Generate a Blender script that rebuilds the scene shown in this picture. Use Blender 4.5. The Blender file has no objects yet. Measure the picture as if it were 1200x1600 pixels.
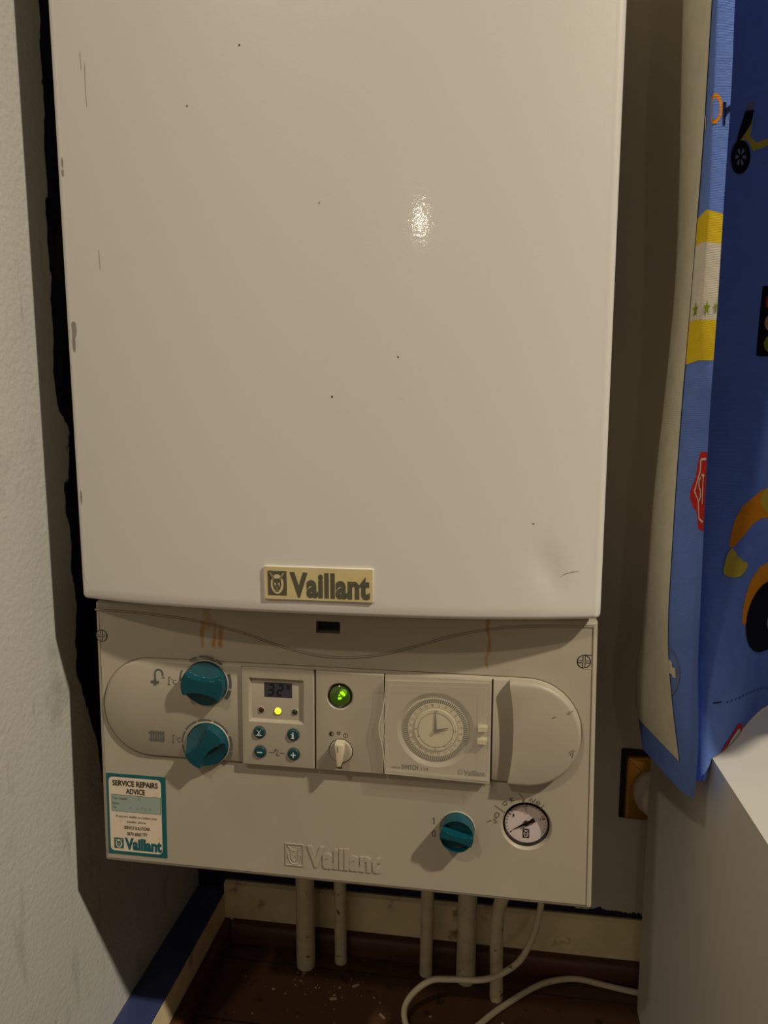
import bpy, bmesh, math, random
from mathutils import Vector, Matrix, geometry
random.seed(4)
SC = bpy.context.scene; COL = SC.collection
PI = math.pi
# ------------------------------------------------------------------ materials
def s2l(c):
    return tuple(((v/255)/12.92 if v/255 <= .04045 else ((v/255+.055)/1.055)**2.4) for v in c)
def mat(name, rgb, rough=.5, spec=.5, metal=0, bump=None, var=None, emit=None, alpha=1, trans=0, coat=0, smudge=None):
    """rgb 0..255 paint colour; bump=(scale,strength,dist); var=(scale,amount); smudge=(rgb,scale,lo,hi)"""
    m = bpy.data.materials.new(name); m.use_nodes = True
    nt = m.node_tree; b = nt.nodes['Principled BSDF']; L = nt.links
    col = s2l(rgb)
    b.inputs['Base Color'].default_value = (*col, 1)
    b.inputs['Roughness'].default_value = rough
    b.inputs['Specular IOR Level'].default_value = spec
    b.inputs['Metallic'].default_value = metal
    b.inputs['Alpha'].default_value = alpha
    b.inputs['Transmission Weight'].default_value = trans
    b.inputs['Coat Weight'].default_value = coat
    if emit: 
        b.inputs['Emission Color'].default_value = (*s2l(emit[0]), 1); b.inputs['Emission Strength'].default_value = emit[1]
    tc = nt.nodes.new('ShaderNodeNewGeometry')
    def noise(scale, det=3, vec=None):
        n = nt.nodes.new('ShaderNodeTexNoise'); n.inputs['Scale'].default_value = scale; n.inputs['Detail'].default_value = det
        L.new(vec if vec else tc.outputs['Position'], n.inputs['Vector']); return n.outputs['Fac']
    src = None
    if var:
        r = nt.nodes.new('ShaderNodeValToRGB'); e = r.color_ramp.elements
        a = var[1]
        e[0].position = .3; e[1].position = .7
        e[0].color = (*[v*(1-a) for v in col], 1); e[1].color = (*[min(1, v*(1+a)) for v in col], 1)
        L.new(noise(var[0], 5), r.inputs['Fac']); src = r.outputs['Color']
    if smudge:
        srgb, sc, lo, hi = smudge
        r = nt.nodes.new('ShaderNodeMapRange'); r.inputs['From Min'].default_value = lo; r.inputs['From Max'].default_value = hi
        L.new(noise(sc, 6), r.inputs['Value'])
        mx = nt.nodes.new('ShaderNodeMix'); mx.data_type = 'RGBA'
        L.new(r.outputs['Result'], mx.inputs['Factor'])
        mx.inputs[6].default_value = (*col, 1)
        if src: L.new(src, mx.inputs[6])
        mx.inputs[7].default_value = (*s2l(srgb), 1); src = mx.outputs[2]
    if src: L.new(src, b.inputs['Base Color'])
    if bump:
        bp = nt.nodes.new('ShaderNodeBump'); bp.inputs['Strength'].default_value = bump[1]; bp.inputs['Distance'].default_value = bump[2]
        L.new(noise(bump[0], 3), bp.inputs['Height']); L.new(bp.outputs['Normal'], b.inputs['Normal'])
    return m
def flatten(me):
    me.shade_smooth(); me.polygons.foreach_set('use_smooth', [len(p.vertices) < 7 for p in me.polygons])
class NT:
    """small helper to chain maths nodes on the world position"""
    def __init__(s, m):
        s.nt = m.node_tree; s.b = s.nt.nodes['Principled BSDF']
        g = s.nt.nodes.new('ShaderNodeNewGeometry'); s.pos = g.outputs['Position']
        x = s.nt.nodes.new('ShaderNodeSeparateXYZ'); s.nt.links.new(s.pos, x.inputs[0]); s.x, s.y, s.z = x.outputs
    def m(s, op, a, b=0.0, c=None, clamp=False):
        n = s.nt.nodes.new('ShaderNodeMath'); n.operation = op; n.use_clamp = clamp
        for i, v in enumerate((a, b) if c is None else (a, b, c)):
            if hasattr(v, 'links'): s.nt.links.new(v, n.inputs[i])
            else: n.inputs[i].default_value = v
        return n.outputs[0]
    def noise(s, scale, det=4, stretch=None):
        v = s.pos
        if stretch:
            mp = s.nt.nodes.new('ShaderNodeMapping'); mp.inputs['Scale'].default_value = stretch; s.nt.links.new(v, mp.inputs[0]); v = mp.outputs[0]
        n = s.nt.nodes.new('ShaderNodeTexNoise'); n.inputs['Scale'].default_value = scale; n.inputs['Detail'].default_value = det
        s.nt.links.new(v, n.inputs['Vector']); return n.outputs['Fac']
    def ramp(s, v, lo, hi, a=0.0, b=1.0):
        r = s.nt.nodes.new('ShaderNodeMapRange')
        for k, q in zip(('From Min', 'From Max', 'To Min', 'To Max'), (lo, hi, a, b)): r.inputs[k].default_value = q
        s.nt.links.new(v, r.inputs['Value']); return r.outputs['Result']
    def curve(s, v, pts, lo, hi, vlo, vhi):
        """piecewise linear table: pts (in, out)"""
        t = s.ramp(v, lo, hi)
        c = s.nt.nodes.new('ShaderNodeFloatCurve'); cv = c.mapping.curves[0]
        P = [((p-lo)/(hi-lo), (q-vlo)/(vhi-vlo)) for p, q in pts]
        while len(cv.points) < len(P): cv.points.new(.5, .5)
        for k, p in zip(cv.points, P): k.location = p; k.handle_type = 'VECTOR'
        c.mapping.update(); s.nt.links.new(t, c.inputs['Value'])
        return s.ramp(c.outputs[0], 0, 1, vlo, vhi)
    def mix(s, fac, rgb):
        inp = s.b.inputs['Base Color']; mx = s.nt.nodes.new('ShaderNodeMix'); mx.data_type = 'RGBA'
        s.nt.links.new(fac, mx.inputs['Factor'])
        if inp.links: s.nt.links.new(inp.links[0].from_socket, mx.inputs[6])
        else: mx.inputs[6].default_value = inp.default_value
        mx.inputs[7].default_value = (*s2l(rgb), 1); s.nt.links.new(mx.outputs[2], inp)

M = {}
M['enamel'] = mat('white_enamel', (220,214,204), .34, .45, bump=(700,.10,.0004), coat=.45)
M['enamel'].node_tree.nodes['Principled BSDF'].inputs['Coat Roughness'].default_value = .06
_nt = M['enamel'].node_tree; _b = _nt.nodes['Principled BSDF']; _n = _nt.nodes.new('ShaderNodeTexNoise'); _n.inputs['Scale'].default_value = 420
_g = _nt.nodes.new('ShaderNodeNewGeometry'); _nt.links.new(_g.outputs['Position'], _n.inputs['Vector']); _p = _nt.nodes.new('ShaderNodeBump'); _p.inputs['Strength'].default_value = .07; _p.inputs['Distance'].default_value = .0006
_nt.links.new(_n.outputs['Fac'], _p.inputs['Height']); _nt.links.new(_p.outputs['Normal'], _b.inputs['Coat Normal'])
M['chip'] = mat('chipped_paint_grey', (150,140,135), .6)
M['scratch'] = mat('faint_scratch', (150,142,130), .5)
M['speck'] = mat('dark_speck', (60,52,44), .6)
M['panel'] = mat('cream_plastic', (171,161,141), .42, .4, bump=(1400,.12,.0003), var=(14,.03))
n = NT(M['panel'])   # rust coloured drips running down from the casing joint
def drip(x0, hw, z0, z1, amt, wob=.004):
    c = n.m('ADD', n.x, n.m('MULTIPLY', n.m('SUBTRACT', n.noise(60, 2), .5), wob*2))
    d = n.m('ABSOLUTE', n.m('SUBTRACT', c, x0))
    f = n.ramp(d, hw, hw*.3); g = n.m('MULTIPLY', n.ramp(n.z, z0, z0+.004), n.ramp(n.z, z1+.004, z1))
    return n.m('MULTIPLY', n.m('MULTIPLY', f, g), n.m('MULTIPLY', n.noise(90, 3), amt*2.8), clamp=True)
for a in ((.1085,.0050,-.030,0,.5), (.1040,.0028,-.045,-.022,.75), (.1150,.0024,-.045,-.022,.6), (.1205,.0026,-.045,-.025,.75), (.3522,.0020,-.020,0,.8), (.3525,.0017,-.052,-.014,.5)):
    n.mix(drip(*a), (160,118,48))
n.mix(n.m('MULTIPLY', n.ramp(n.z, -.012, 0), n.ramp(n.noise(50), .45, .7, 0, .35)), (110,100,80))
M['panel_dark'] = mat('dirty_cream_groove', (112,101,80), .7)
M['print'] = mat('grey_print', (92,92,86), .6)
M['ink'] = mat('black_ink', (30,27,24), .6)
M['pen'] = mat('pen_ink', (70,60,45), .6)
M['teal'] = mat('teal_plastic', (10,72,82), .28, .5)
M['teal_btn'] = mat('dark_teal_button', (18,66,74), .3)
M['white_ink'] = mat('white_ink', (215,215,205), .5)
M['black'] = mat('black_plastic', (14,13,12), .35)
M['void'] = mat('black_recess', (6,6,7), .8)
M['lcd'] = mat('lcd_glass', (62,62,66), .25)
M['lcd_digit'] = mat('lcd_digit', (12,12,14), .4)
M['led_yellow'] = mat('lit_yellow_led', (230,220,40), .3, emit=((225,235,30), 3.2))
M['led_red'] = mat('unlit_red_led', (75,22,14), .3)
M['led_green'] = mat('unlit_green_led', (28,50,38), .3)
M['olive_glass'] = mat('olive_lens_glass', (48,58,20), .12, .6, emit=((60,85,15), .35))  # faint emission stands in for lamp light coming through from behind
M['glow'] = mat('lit_green_lamp', (120,230,20), .3, emit=((130,240,10), 2.6))
M['glow_dim'] = mat('green_lamp_halo', (80,130,20), .4, emit=((88,140,12), .55))
M['dial'] = mat('dial_cream', (205,192,160), .5)
M['dial_print'] = mat('dial_brown_print', (120,98,66), .6)
M['tick'] = mat('dial_black_tick', (35,30,24), .6)
M['gauge_face'] = mat('gauge_pinkish_face', (208,190,184), .4)
M['red'] = mat('red_mark', (150,40,40), .5)
M['badge'] = mat('yellowed_badge', (214,196,140), .35, var=(40,.08), smudge=((190,165,95),28,.5,.8))
M['badge_edge'] = mat('badge_edge', (220,214,195), .3)
M['badge_ink'] = mat('badge_dark_print', (88,86,70), .45)
M['sticker_teal'] = mat('sticker_teal', (14,92,96), .45)
M['paper'] = mat('sticker_paper', (222,205,180), .55, smudge=((190,165,120),70,.58,.75))
M['paper_blue'] = mat('sticker_pale_box', (150,165,152), .55)
M['wall'] = mat('wall_paint_offwhite', (188,186,178), .75, .2, bump=(190,.55,.0016), var=(3,.05), smudge=((145,142,134),16,.62,.85))
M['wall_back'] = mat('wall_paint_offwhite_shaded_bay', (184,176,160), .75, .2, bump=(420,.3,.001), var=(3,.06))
M['navy'] = mat('navy_wall_paint', (38,44,82), .6, .3, bump=(200,.3,.001), var=(30,.25))
M['skirt'] = mat('cream_skirting_paint', (218,200,158), .45, .4, bump=(60,.15,.001), var=(20,.12), smudge=((120,96,62),35,.62,.75))
M['blue_top'] = mat('blue_skirting_top', (58,66,108), .5, .4, bump=(90,.25,.001), var=(18,.2), smudge=((100,106,140),22,.62,.8))
M['trimwood'] = mat('brown_wood_beading', (84,50,28), .5, .4)
M['floor'] = mat('dark_wood_floor', (76,52,38), .42, .4)
M['pipe'] = mat('cream_painted_pipe', (196,184,150), .5, .4, bump=(300,.3,.0006), var=(60,.1), smudge=((105,75,45),110,.66,.72))
M['cable'] = mat('cream_cable', (192,180,150), .5, .4, smudge=((90,66,40),80,.66,.74))
M['cab'] = mat('white_cabinet_board', (205,200,188), .45, .4, bump=(700,.08,.0005), var=(4,.02))
M['cab_top'] = mat('white_cabinet_top', (232,226,214), .4, .4, smudge=((205,196,180),12,.55,.8))
M['brass'] = mat('worn_brass', (190,140,60), .32, .5, metal=.85, var=(40,.2))
M['plug'] = mat('offwhite_plug', (200,188,172), .4)
M['crumb'] = mat('plaster_crumb', (150,130,105), .8)
M['clear'] = mat('clear_plastic', (235,228,205), .06, .5, alpha=.13)
M['clear_edge'] = mat('clear_plastic_edge', (225,216,190), .15, .5, alpha=.55)
M['rubber'] = mat('dark_rubber', (28,24,24), .6)
# floor planks along x, wood grain
n = NT(M['floor'])
g = n.noise(30, 6, (1, 9, 1)); n.mix(n.ramp(g, .35, .75, 0, .8), (92,56,34)); 
f = n.m('FRACT', n.m('DIVIDE', n.m('ADD', n.y, .026), .095)); n.mix(n.ramp(n.m('ABSOLUTE', n.m('SUBTRACT', f, .5)), .485, .497), (20,12,8))
n.mix(n.ramp(n.noise(55, 5), .62, .74), (22,16,12))
n = NT(M['trimwood']); n.mix(n.ramp(n.noise(22, 6, (1, 14, 14)), .35, .7, 0, .9), (64,34,18))
# old navy paint showing round the boiler and over the skirting
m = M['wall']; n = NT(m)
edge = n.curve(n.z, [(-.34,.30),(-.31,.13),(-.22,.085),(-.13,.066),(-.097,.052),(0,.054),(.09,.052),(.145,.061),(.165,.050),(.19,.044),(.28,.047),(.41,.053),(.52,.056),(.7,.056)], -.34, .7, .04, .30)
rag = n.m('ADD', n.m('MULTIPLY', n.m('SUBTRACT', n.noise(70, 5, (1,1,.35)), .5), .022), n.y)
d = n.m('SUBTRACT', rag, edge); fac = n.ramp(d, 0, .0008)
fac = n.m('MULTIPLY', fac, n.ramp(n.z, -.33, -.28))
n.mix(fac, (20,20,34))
# faint brushed scuffs low on the wall
n.mix(n.ramp(n.noise(34, 6, (1, 1, .22)), .62, .76, 0, .38), (100,99,95))
n.mix(n.ramp(n.noise(90, 4, (1, 1, .12)), .66, .74, 0, .30), (96,95,92))
m = M['wall_back']; n = NT(m)
rag = n.m('ADD', n.z, n.m('MULTIPLY', n.m('SUBTRACT', n.noise(60, 5), .5), .03))
lim = n.curve(n.x, [(-.05,-.30),(.38,-.30),(.43,-.455),(.46,-.474),(.60,-.476)], -.05, .6, -.5, -.3)
n.mix(n.ramp(n.m('SUBTRACT', lim, rag), 0, .001), (26,28,50))
ins = n.m('MULTIPLY', n.ramp(n.x, .425, .415), n.ramp(n.x, .0, .01)); n.mix(ins, (26,28,50))

# ------------------------------------------------------------------ mesh building
def frame_world(o=(0,0,0)):
    return lambda u, v, w: (o[0]+u, o[1]-w, o[2]+v)
def PF(u, v, w):                                       # control panel front, leaning out a touch at its foot
    return (1.02*u-.0070, .0153+.0334*v-1.02*w, 1.02*v-.0032)
def bow(x):
    t = min(1, abs((x-.22)/.22)); return .022*(1-t**2.6)
def CF(u, v, w): return (u, -bow(u)-w, v)              # casing front
def FW(u, v, w): return (u, -w, v)

class MB:
    def __init__(s): s.v = []; s.f = []; s.m = []; s.mats = []
    def mi(s, m):
        if m not in s.mats: s.mats.append(m)
        return s.mats.index(m)
    def add(s, verts, faces, m):
        k = len(s.v); s.v += [tuple(p) for p in verts]; i = s.mi(m)
        for f in faces: s.f.append([k+q for q in f]); s.m.append(i)
    def loft(s, prof, levels, fr, m, caps=(True, True), capmat=None):
        """prof: CCW 2-D loop; levels: (w, inset) from the back to the front"""
        N = len(prof); vs = []; fs = []
        for w, ins in levels:
            for p in inset(prof, ins): vs.append(fr(p[0], p[1], w))
        for l in range(len(levels)-1):
            a, b = l*N, (l+1)*N
            for i in range(N):
                j = (i+1) % N; fs.append([a+i, a+j, b+j, b+i])
        if caps[0]: fs.append(list(range(N))[::-1])
        if caps[1] and capmat is None: fs.append([len(vs)-N+i for i in range(N)])
        s.add(vs, fs, m)
        if caps[1] and capmat: s.add(vs[-N:], [list(range(N))], capmat)
    def ring(s, A, B, wa, wb, fr, m):
        """band between loops A (outer) and B (inner), same count"""
        N = len(A); vs = [fr(*p, wa) for p in A]+[fr(*p, wb) for p in B]
        s.add(vs, [[i, (i+1) % N, N+(i+1) % N, N+i] for i in range(N)], m)
    def poly(s, pts, fr, w, m):
        if area(pts) < 0: pts = pts[::-1]
        s.add([fr(p[0], p[1], w) for p in pts], [list(range(len(pts)))], m)
    def rect(s, x0, y0, x1, y1, fr, w, m): s.poly([(x0,y0),(x1,y0),(x1,y1),(x0,y1)], fr, w, m)
    def stroke(s, pts, wd, fr, w, m, closed=False):
        P = [Vector(p) for p in pts]; n_ = len(P); vs = []
        for i, p in enumerate(P):
            a = P[i-1] if (i or closed) else p; b = P[(i+1) % n_] if (i < n_-1 or closed) else p
            t = (b-a).normalized() if (b-a).length else Vector((1,0)); nn = Vector((-t.y, t.x))*wd/2
            vs += [fr(*(p-nn), w), fr(*(p+nn), w)]
        fs = [[2*i, 2*i+2, 2*i+3, 2*i+1] for i in range(n_-1)]
        if closed: fs.append([2*n_-2, 0, 1, 2*n_-1])
        s.add(vs, fs, m)
    def box(s, x0, x1, y0, y1, z0, z1, m, bev=0):
        lv = [(-y1, 0), (-y0, 0)] if not bev else [(-y1, bev), (-y1+bev, 0), (-y0-bev, 0), (-y0-bev*.3, bev*.3), (-y0, bev)]
        s.loft(rrect(x0, z0, x1, z1, bev, 3) if bev else [(x0,z0),(x1,z0),(x1,z1),(x0,z1)], lv, FW, m)
    def tube(s, path, r, m, seg=16, caps=True, rfun=None):
        P = [Vector(p) for p in path]; N = len(P); vs = []; up = Vector((.13,.31,.94)).normalized(); fs = []
        t0 = (P[1]-P[0]).normalized(); x = t0.orthogonal().normalized()
        for i, p in enumerate(P):
            t = (P[min(i+1, N-1)]-P[max(i-1, 0)]).normalized(); x = (x-t*x.dot(t)).normalized(); y = t.cross(x)
            rr = rfun(i/(N-1)) if rfun else r
            for k in range(seg):
                a = 2*PI*k/seg; vs.append(p+(x*math.cos(a)+y*math.sin(a))*rr)
        for i in range(N-1):
            for k in range(seg):
                fs.append([i*seg+k, i*seg+(k+1) % seg, (i+1)*seg+(k+1) % seg, (i+1)*seg+k])
        if caps: fs.append(list(range(seg))[::-1]); fs.append([(N-1)*seg+k for k in range(seg)])
        s.add(vs, fs, m)
    def text(s, txt, x0, y0, x1, y1, fr, w, m, bold=0, space=1.0, rot=0, ext=None, mx=None):
        """fit lettering into the rectangle; rot in degrees about its centre"""
        vs, fs = glyphs(txt, bold, space)
        a0 = min(v[0] for v in vs); a1 = max(v[0] for v in vs); b0 = min(v[1] for v in vs); b1 = max(v[1] for v in vs)
        kx = (x1-x0)/(a1-a0); ky = (y1-y0)/(b1-b0); cx = (x0+x1)/2; cy = (y0+y1)/2
        c, sn = math.cos(math.radians(rot)), math.sin(math.radians(rot)); o = []
        for v in vs:
            X = (v[0]-(a0+a1)/2)*kx; Y = (v[1]-(b0+b1)/2)*ky
            o.append((cx+X*c-Y*sn, cy+X*sn+Y*c))
        s.add([fr(p[0], p[1], w) for p in o], fs, m)
        if ext:                                        # raised lettering: walls from the outline
            cnt = {}
            for f in fs:
                for i in range(len(f)):
                    e = (f[i], f[(i+1) % len(f)]); cnt[e] = 1
            be = [e for e in cnt if (e[1], e[0]) not in cnt]
            V = []; F = []
            for a, b in be:
                k = len(V); V += [fr(*o[a], w), fr(*o[b], w), fr(*o[b], w-ext), fr(*o[a], w-ext)]; F.append([k+3, k+2, k+1, k])
            s.add(V, F, mx or m)
    def build(s, name, parent=None, label=None, smooth=35, org=None, weld=False):
        o0 = Vector(org) if org else (ROOT.get(parent, Vector((0,0,0))) if parent else Vector((0,0,0)))
        me = bpy.data.meshes.new(name); me.from_pydata([tuple(Vector(v)-o0) for v in s.v], [], s.f)
        for m_ in s.mats: me.materials.append(M[m_] if isinstance(m_, str) else m_)
        me.polygons.foreach_set('material_index', s.m); me.validate(); me.update()
        if weld:
            bm = bmesh.new(); bm.from_mesh(me); bmesh.ops.remove_doubles(bm, verts=bm.verts, dist=1e-6); bm.to_mesh(me); bm.free()
        flatten(me); me.set_sharp_from_angle(angle=math.radians(smooth))
        o = bpy.data.objects.new(name, me); COL.objects.link(o)
        if parent: o.parent = parent; ROOT[o] = o0
        else: o.location = o0; ROOT[o] = o0
        if label: o['label'] = label
        return o
ROOT = {}
def thing(name, loc, label, cat, group=None):
    o = bpy.data.objects.new(name, None); COL.objects.link(o); o.location = loc; o.empty_display_size = .03
    o['label'] = label; o['category'] = cat
    if group: o['group'] = group
    ROOT[o] = Vector(loc); return o
def tag(o, label, cat, group=None, kind=None):
    o['label'] = label; o['category'] = cat
    if group: o['group'] = group
    if kind: o['kind'] = kind
    return o
def struct(o, label=None):
    o['kind'] = 'structure'
    if label: o['label'] = label
    return o
def area(p): return sum(p[i][0]*p[(i+1) % len(p)][1]-p[(i+1) % len(p)][0]*p[i][1] for i in range(len(p)))/2
def inset(prof, d):
    if not d: return list(prof)
    N = len(prof); out = []
    for i in range(N):
        a, b, c = Vector(prof[i-1]), Vector(prof[i]), Vector(prof[(i+1) % N])
        t1 = (b-a).normalized(); t2 = (c-b).normalized()
        n1 = Vector((-t1.y, t1.x)); n2 = Vector((-t2.y, t2.x)); n_ = (n1+n2)
        n_ = n_/max(n_.dot(n1), .5) if n_.length > 1e-6 else n1
        out.append(tuple(b+n_*d))
    return out
def circ(cx, cy, r, n_=48, a0=0, ry=None): return [(cx+r*math.cos(a0+2*PI*i/n_), cy+(ry or r)*math.sin(a0+2*PI*i/n_)) for i in range(n_)]
def arc(cx, cy, r, a, b, n_=12): return [(cx+r*math.cos(math.radians(a+(b-a)*i/n_)), cy+r*math.sin(math.radians(a+(b-a)*i/n_))) for i in range(n_+1)]
def rrect(x0, y0, x1, y1, r, k=5):
    if r <= 0: return [(x0,y0),(x1,y0),(x1,y1),(x0,y1)]
    return arc(x1-r, y0+r, r, -90, 0, k)+arc(x1-r, y1-r, r, 0, 90, k)+arc(x0+r, y1-r, r, 90, 180, k)+arc(x0+r, y0+r, r, 180, 270, k)
def fil(w0, w1, r, k=4):
    """levels of a slab from w0 to w1 with a rounded front edge"""
    return [(w0, 0), (w1-r, 0)]+[(w1-r+r*math.sin(PI/2*i/k), r-r*math.cos(PI/2*i/k)) for i in range(1, k+1)]
GC = {}
def glyphs(txt, bold, space):
    key = (txt, bold, space)
    if key not in GC:
        c = bpy.data.curves.new('lettering', 'FONT'); c.body = txt; c.size = 1; c.offset = bold; c.space_character = space; c.resolution_u = 3
        o = bpy.data.objects.new('lettering', c); COL.objects.link(o)
        dg = bpy.context.evaluated_depsgraph_get(); dg.update()
        me = bpy.data.meshes.new_from_object(o.evaluated_get(dg))
        GC[key] = ([tuple(v.co[:2]) for v in me.vertices], [list(p.vertices) for p in me.polygons])
        bpy.data.objects.remove(o); bpy.data.curves.remove(c); bpy.data.meshes.remove(me)
    return GC[key]
def smooth_path(pts, k=6):
    P = [Vector(p) for p in pts]; out = []
    for i in range(len(P)-1):
        p0 = P[max(i-1, 0)]; p1 = P[i]; p2 = P[i+1]; p3 = P[min(i+2, len(P)-1)]
        for j in range(k):
            t = j/k; out.append(.5*((2*p1)+(-p0+p2)*t+(2*p0-5*p1+4*p2-p3)*t*t+(-p0+3*p1-3*p2+p3)*t**3))
    out.append(P[-1]); return out
def boolean_cut(o, cutters):
    for c in cutters:
        md = o.modifiers.new('cut', 'BOOLEAN'); md.operation = 'DIFFERENCE'; md.solver = 'EXACT'; md.object = c
    dg = bpy.context.evaluated_depsgraph_get(); dg.update()
    me = bpy.data.meshes.new_from_object(o.evaluated_get(dg)); o.modifiers.clear(); old = o.data; o.data = me; me.name = name_ = old.name
    flatten(me); me.set_sharp_from_angle(angle=math.radians(35))
    for c in cutters:
        d_ = c.data; bpy.data.objects.remove(c); bpy.data.meshes.remove(d_)
def hare(mb, x0, y0, x1, y1, fr, w, dark, light, st=.00025):
    """square emblem: hare's head in front of an egg"""
    def q(u, v): return (x0+u*(x1-x0), y0+v*(y1-y0))
    def Q(pts): return [q(*p) for p in pts]
    mb.rect(x0, y0, x1, y1, fr, w, dark)
    mb.poly(Q([(.5+.34*math.cos(a*PI/16), .46+.40*math.sin(a*PI/16)) for a in range(32)]), fr, w+st, light)
    head = [(.10,.98),(.06,.93),(.30,.62),(.27,.45),(.33,.28),(.44,.16),(.56,.16),(.67,.28),(.73,.45),(.70,.62),(.94,.93),(.90,.98),(.60,.68),(.5,.70),(.40,.68)]
    mb.poly(Q(head), fr, w+2*st, dark)
    for sx in (1, -1):
        def X(u): return .5+sx*(u-.5)
        mb.stroke(Q([(X(.10),.93),(X(.34),.64)]), (x1-x0)*.025, fr, w+3*st, light)
        mb.stroke(Q([(X(.16),.93),(X(.40),.69)]), (x1-x0)*.020, fr, w+3*st, light)
        mb.poly(Q([(X(.40)+.05*math.cos(a*PI/6), .44+.085*math.sin(a*PI/6)) for a in range(12)]), fr, w+3*st, light)
        mb.poly(Q([(X(.405)+.022*math.cos(a*PI/6), .42+.04*math.sin(a*PI/6)) for a in range(12)]), fr, w+4*st, dark)
        mb.stroke(Q([(X(.47),.22),(X(.40),.19),(X(.36),.24)]), (x1-x0)*.02, fr, w+3*st, light)
    mb.stroke(Q([(.5,.31),(.5,.25)]), (x1-x0)*.02, fr, w+3*st, light)
    mb.poly(Q([(.46,.34),(.5,.30),(.54,.34)]), fr, w+3*st, light)
# ------------------------------------------------------------------ the room
def quadbox(name, x0, x1, y0, y1, z0, z1, m, label=None, bev=0):
    b = MB(); b.box(x0, x1, y0, y1, z0, z1, M[m], bev); return struct(b.build(name, org=((x0+x1)/2, (y0+y1)/2, z0)), label)
quadbox('floor', -1.6, 1.9, -2.6, .41, -.62, -.56, 'floor', 'dark brown wooden floor under the boiler')
quadbox('wall_left', -.142, -.042, -.093, .31, -.56, 1.9, 'wall', 'off-white painted side wall left of the boiler')  # stops short, out of view, so the front-left lamp reaches the boiler
quadbox('wall_back', -.142, 1.9, .31, .41, -.56, 1.9, 'wall_back', 'wall behind the boiler, navy paint showing near the skirting')
# skirting boards, their beading
def prism_x(prof_yz, x0, x1, m, mb):
    mb.loft([(y, z) for y, z in prof_yz], [(x0, 0), (x1, 0)], lambda u, v, w: (w, u, v), M[m])
b = MB(); prism_x([(.3095,-.56),(.3095,-.4815),(.304,-.4800),(.2990,-.4830),(.2990,-.56)][::-1], -.0005, .62, 'skirt', b)
struct(b.build('baseboard_back', org=(.27,.305,-.56)), 'cream skirting board along the back wall')
b = MB()
b.box(-.0415, 0, -.092, .3095, -.56, -.4975, M['skirt'])
b.box(-.0415, -.0006, -.092, .3095, -.4975, -.4955, M['blue_top'])
struct(b.build('baseboard_left', org=(-.02,-1,-.56)), 'cream skirting with blue painted top along the left wall')
def quadrant(): return [(0,0),(.013,0)]+[(.013*math.cos(a*PI/16)**.6, .027*math.sin(a*PI/16)**.6) for a in range(1, 8)]+[(0,.027)]
b = MB(); prism_x([(.2989-p[0], -.56+p[1]) for p in quadrant()][::-1], .012, .62, 'trimwood', b)
struct(b.build('trim_1', org=(.3,.29,-.56)), 'brown wooden beading at the foot of the back skirting')
b = MB(); b.loft([(.0002+p[0], -.56+p[1]) for p in quadrant()], [(-.2985, 0), (.092, 0)], FW, M['trimwood'])
struct(b.build('trim_2', org=(.006,-1,-.56)), 'brown wooden beading at the foot of the left skirting')

# ------------------------------------------------------------------ the boiler
boiler = thing('wall_boiler', (.22,.30,-.245), 'white wall-hung gas boiler with a cream control panel and teal knobs', 'boiler')
# casing: bowed steel front, rolled lower edge
def casing_prof():
    P = [(0,.295),(0,.15),(0,.03),(0,.012)]
    r = .007
    for i in range(7):
        a = PI/2*i/6; P.append((r-r*math.cos(a), (.007-bow(r))*(1-math.sin(a)) + (-bow(r)+.0)*math.sin(a)))
    for i in [.15]+list(range(1, 60))+[59.85]: 
        x = r+(.44-2*r)*i/60; P.append((x, -bow(x)))
    P += [(.44-p[0], p[1]) for p in P[:11][::-1]]
    return P
b = MB(); cp = casing_prof()[::-1]
cp = cp[::-1]
zl = [(0,.004),(.0006,.0022),(.0018,.0008),(.004,0)]+[(.004+i*.007, 0) for i in range(1, 12)]+[(.09+i*.02, 0) for i in range(0, 36)]
if area(cp) < 0: cp = cp[::-1]
vs = []; N = len(cp)
for z, ins in zl:
    for x, y in inset(cp, ins):
        if y < .01:                                    # small dent near the lower right corner
            d2 = ((x-.3975+.35*(z-.04))/.0085)**2+((z-.040)/.019)**2
            y += .0022*math.exp(-d2)
        vs.append((x, y, z))
fs = [[l*N+i, l*N+(i+1) % N, (l+1)*N+(i+1) % N, (l+1)*N+i] for l in range(len(zl)-1) for i in range(N)]
fs += [list(range(N))[::-1], [len(vs)-N+i for i in range(N)]]
b.add(vs, fs, M['enamel'])
# chips, specks and scratches in the enamel
for x, z, r in ((.1213,.3887,.0007),(.1639,.427,.0007),(.2307,.1732,.0008),(.3852,.0768,.0006),(.2813,.2026,.0006),(.2225,.3148,.0005)):
    b.poly([(x+r*(.7+.5*random.random())*math.cos(a), z+r*(.7+.6*random.random())*math.sin(a)) for a in [i*PI/4 for i in range(8)]], CF, .0002, M['speck'])
for x, z, r in ((.2225,.3135,.0011),(.2815,.2035,.0015),(.2842,.172,.0012),(.3848,.078,.0013)):
    b.poly([(x+r*(.6+.6*random.random())*math.cos(a), z+r*(.6+.6*random.random())*math.sin(a)) for a in [i*PI/4 for i in range(8)]], CF, .0001, M['badge_edge'])
for x, z, w_, h_ in ((.0085,.2285,.0022,.009),(.0078,.218,.0014,.008),(.0065,.352,.0012,.003),(.0065,.36,.001,.004),(.006,.09,.001,.006)):
    b.poly([(x+w_*(.8+.5*random.random())*math.cos(a), z+h_*(.8+.4*random.random())*math.sin(a)) for a in [i*PI/5 for i in range(10)]], CF, .0002, M['chip'])
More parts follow.
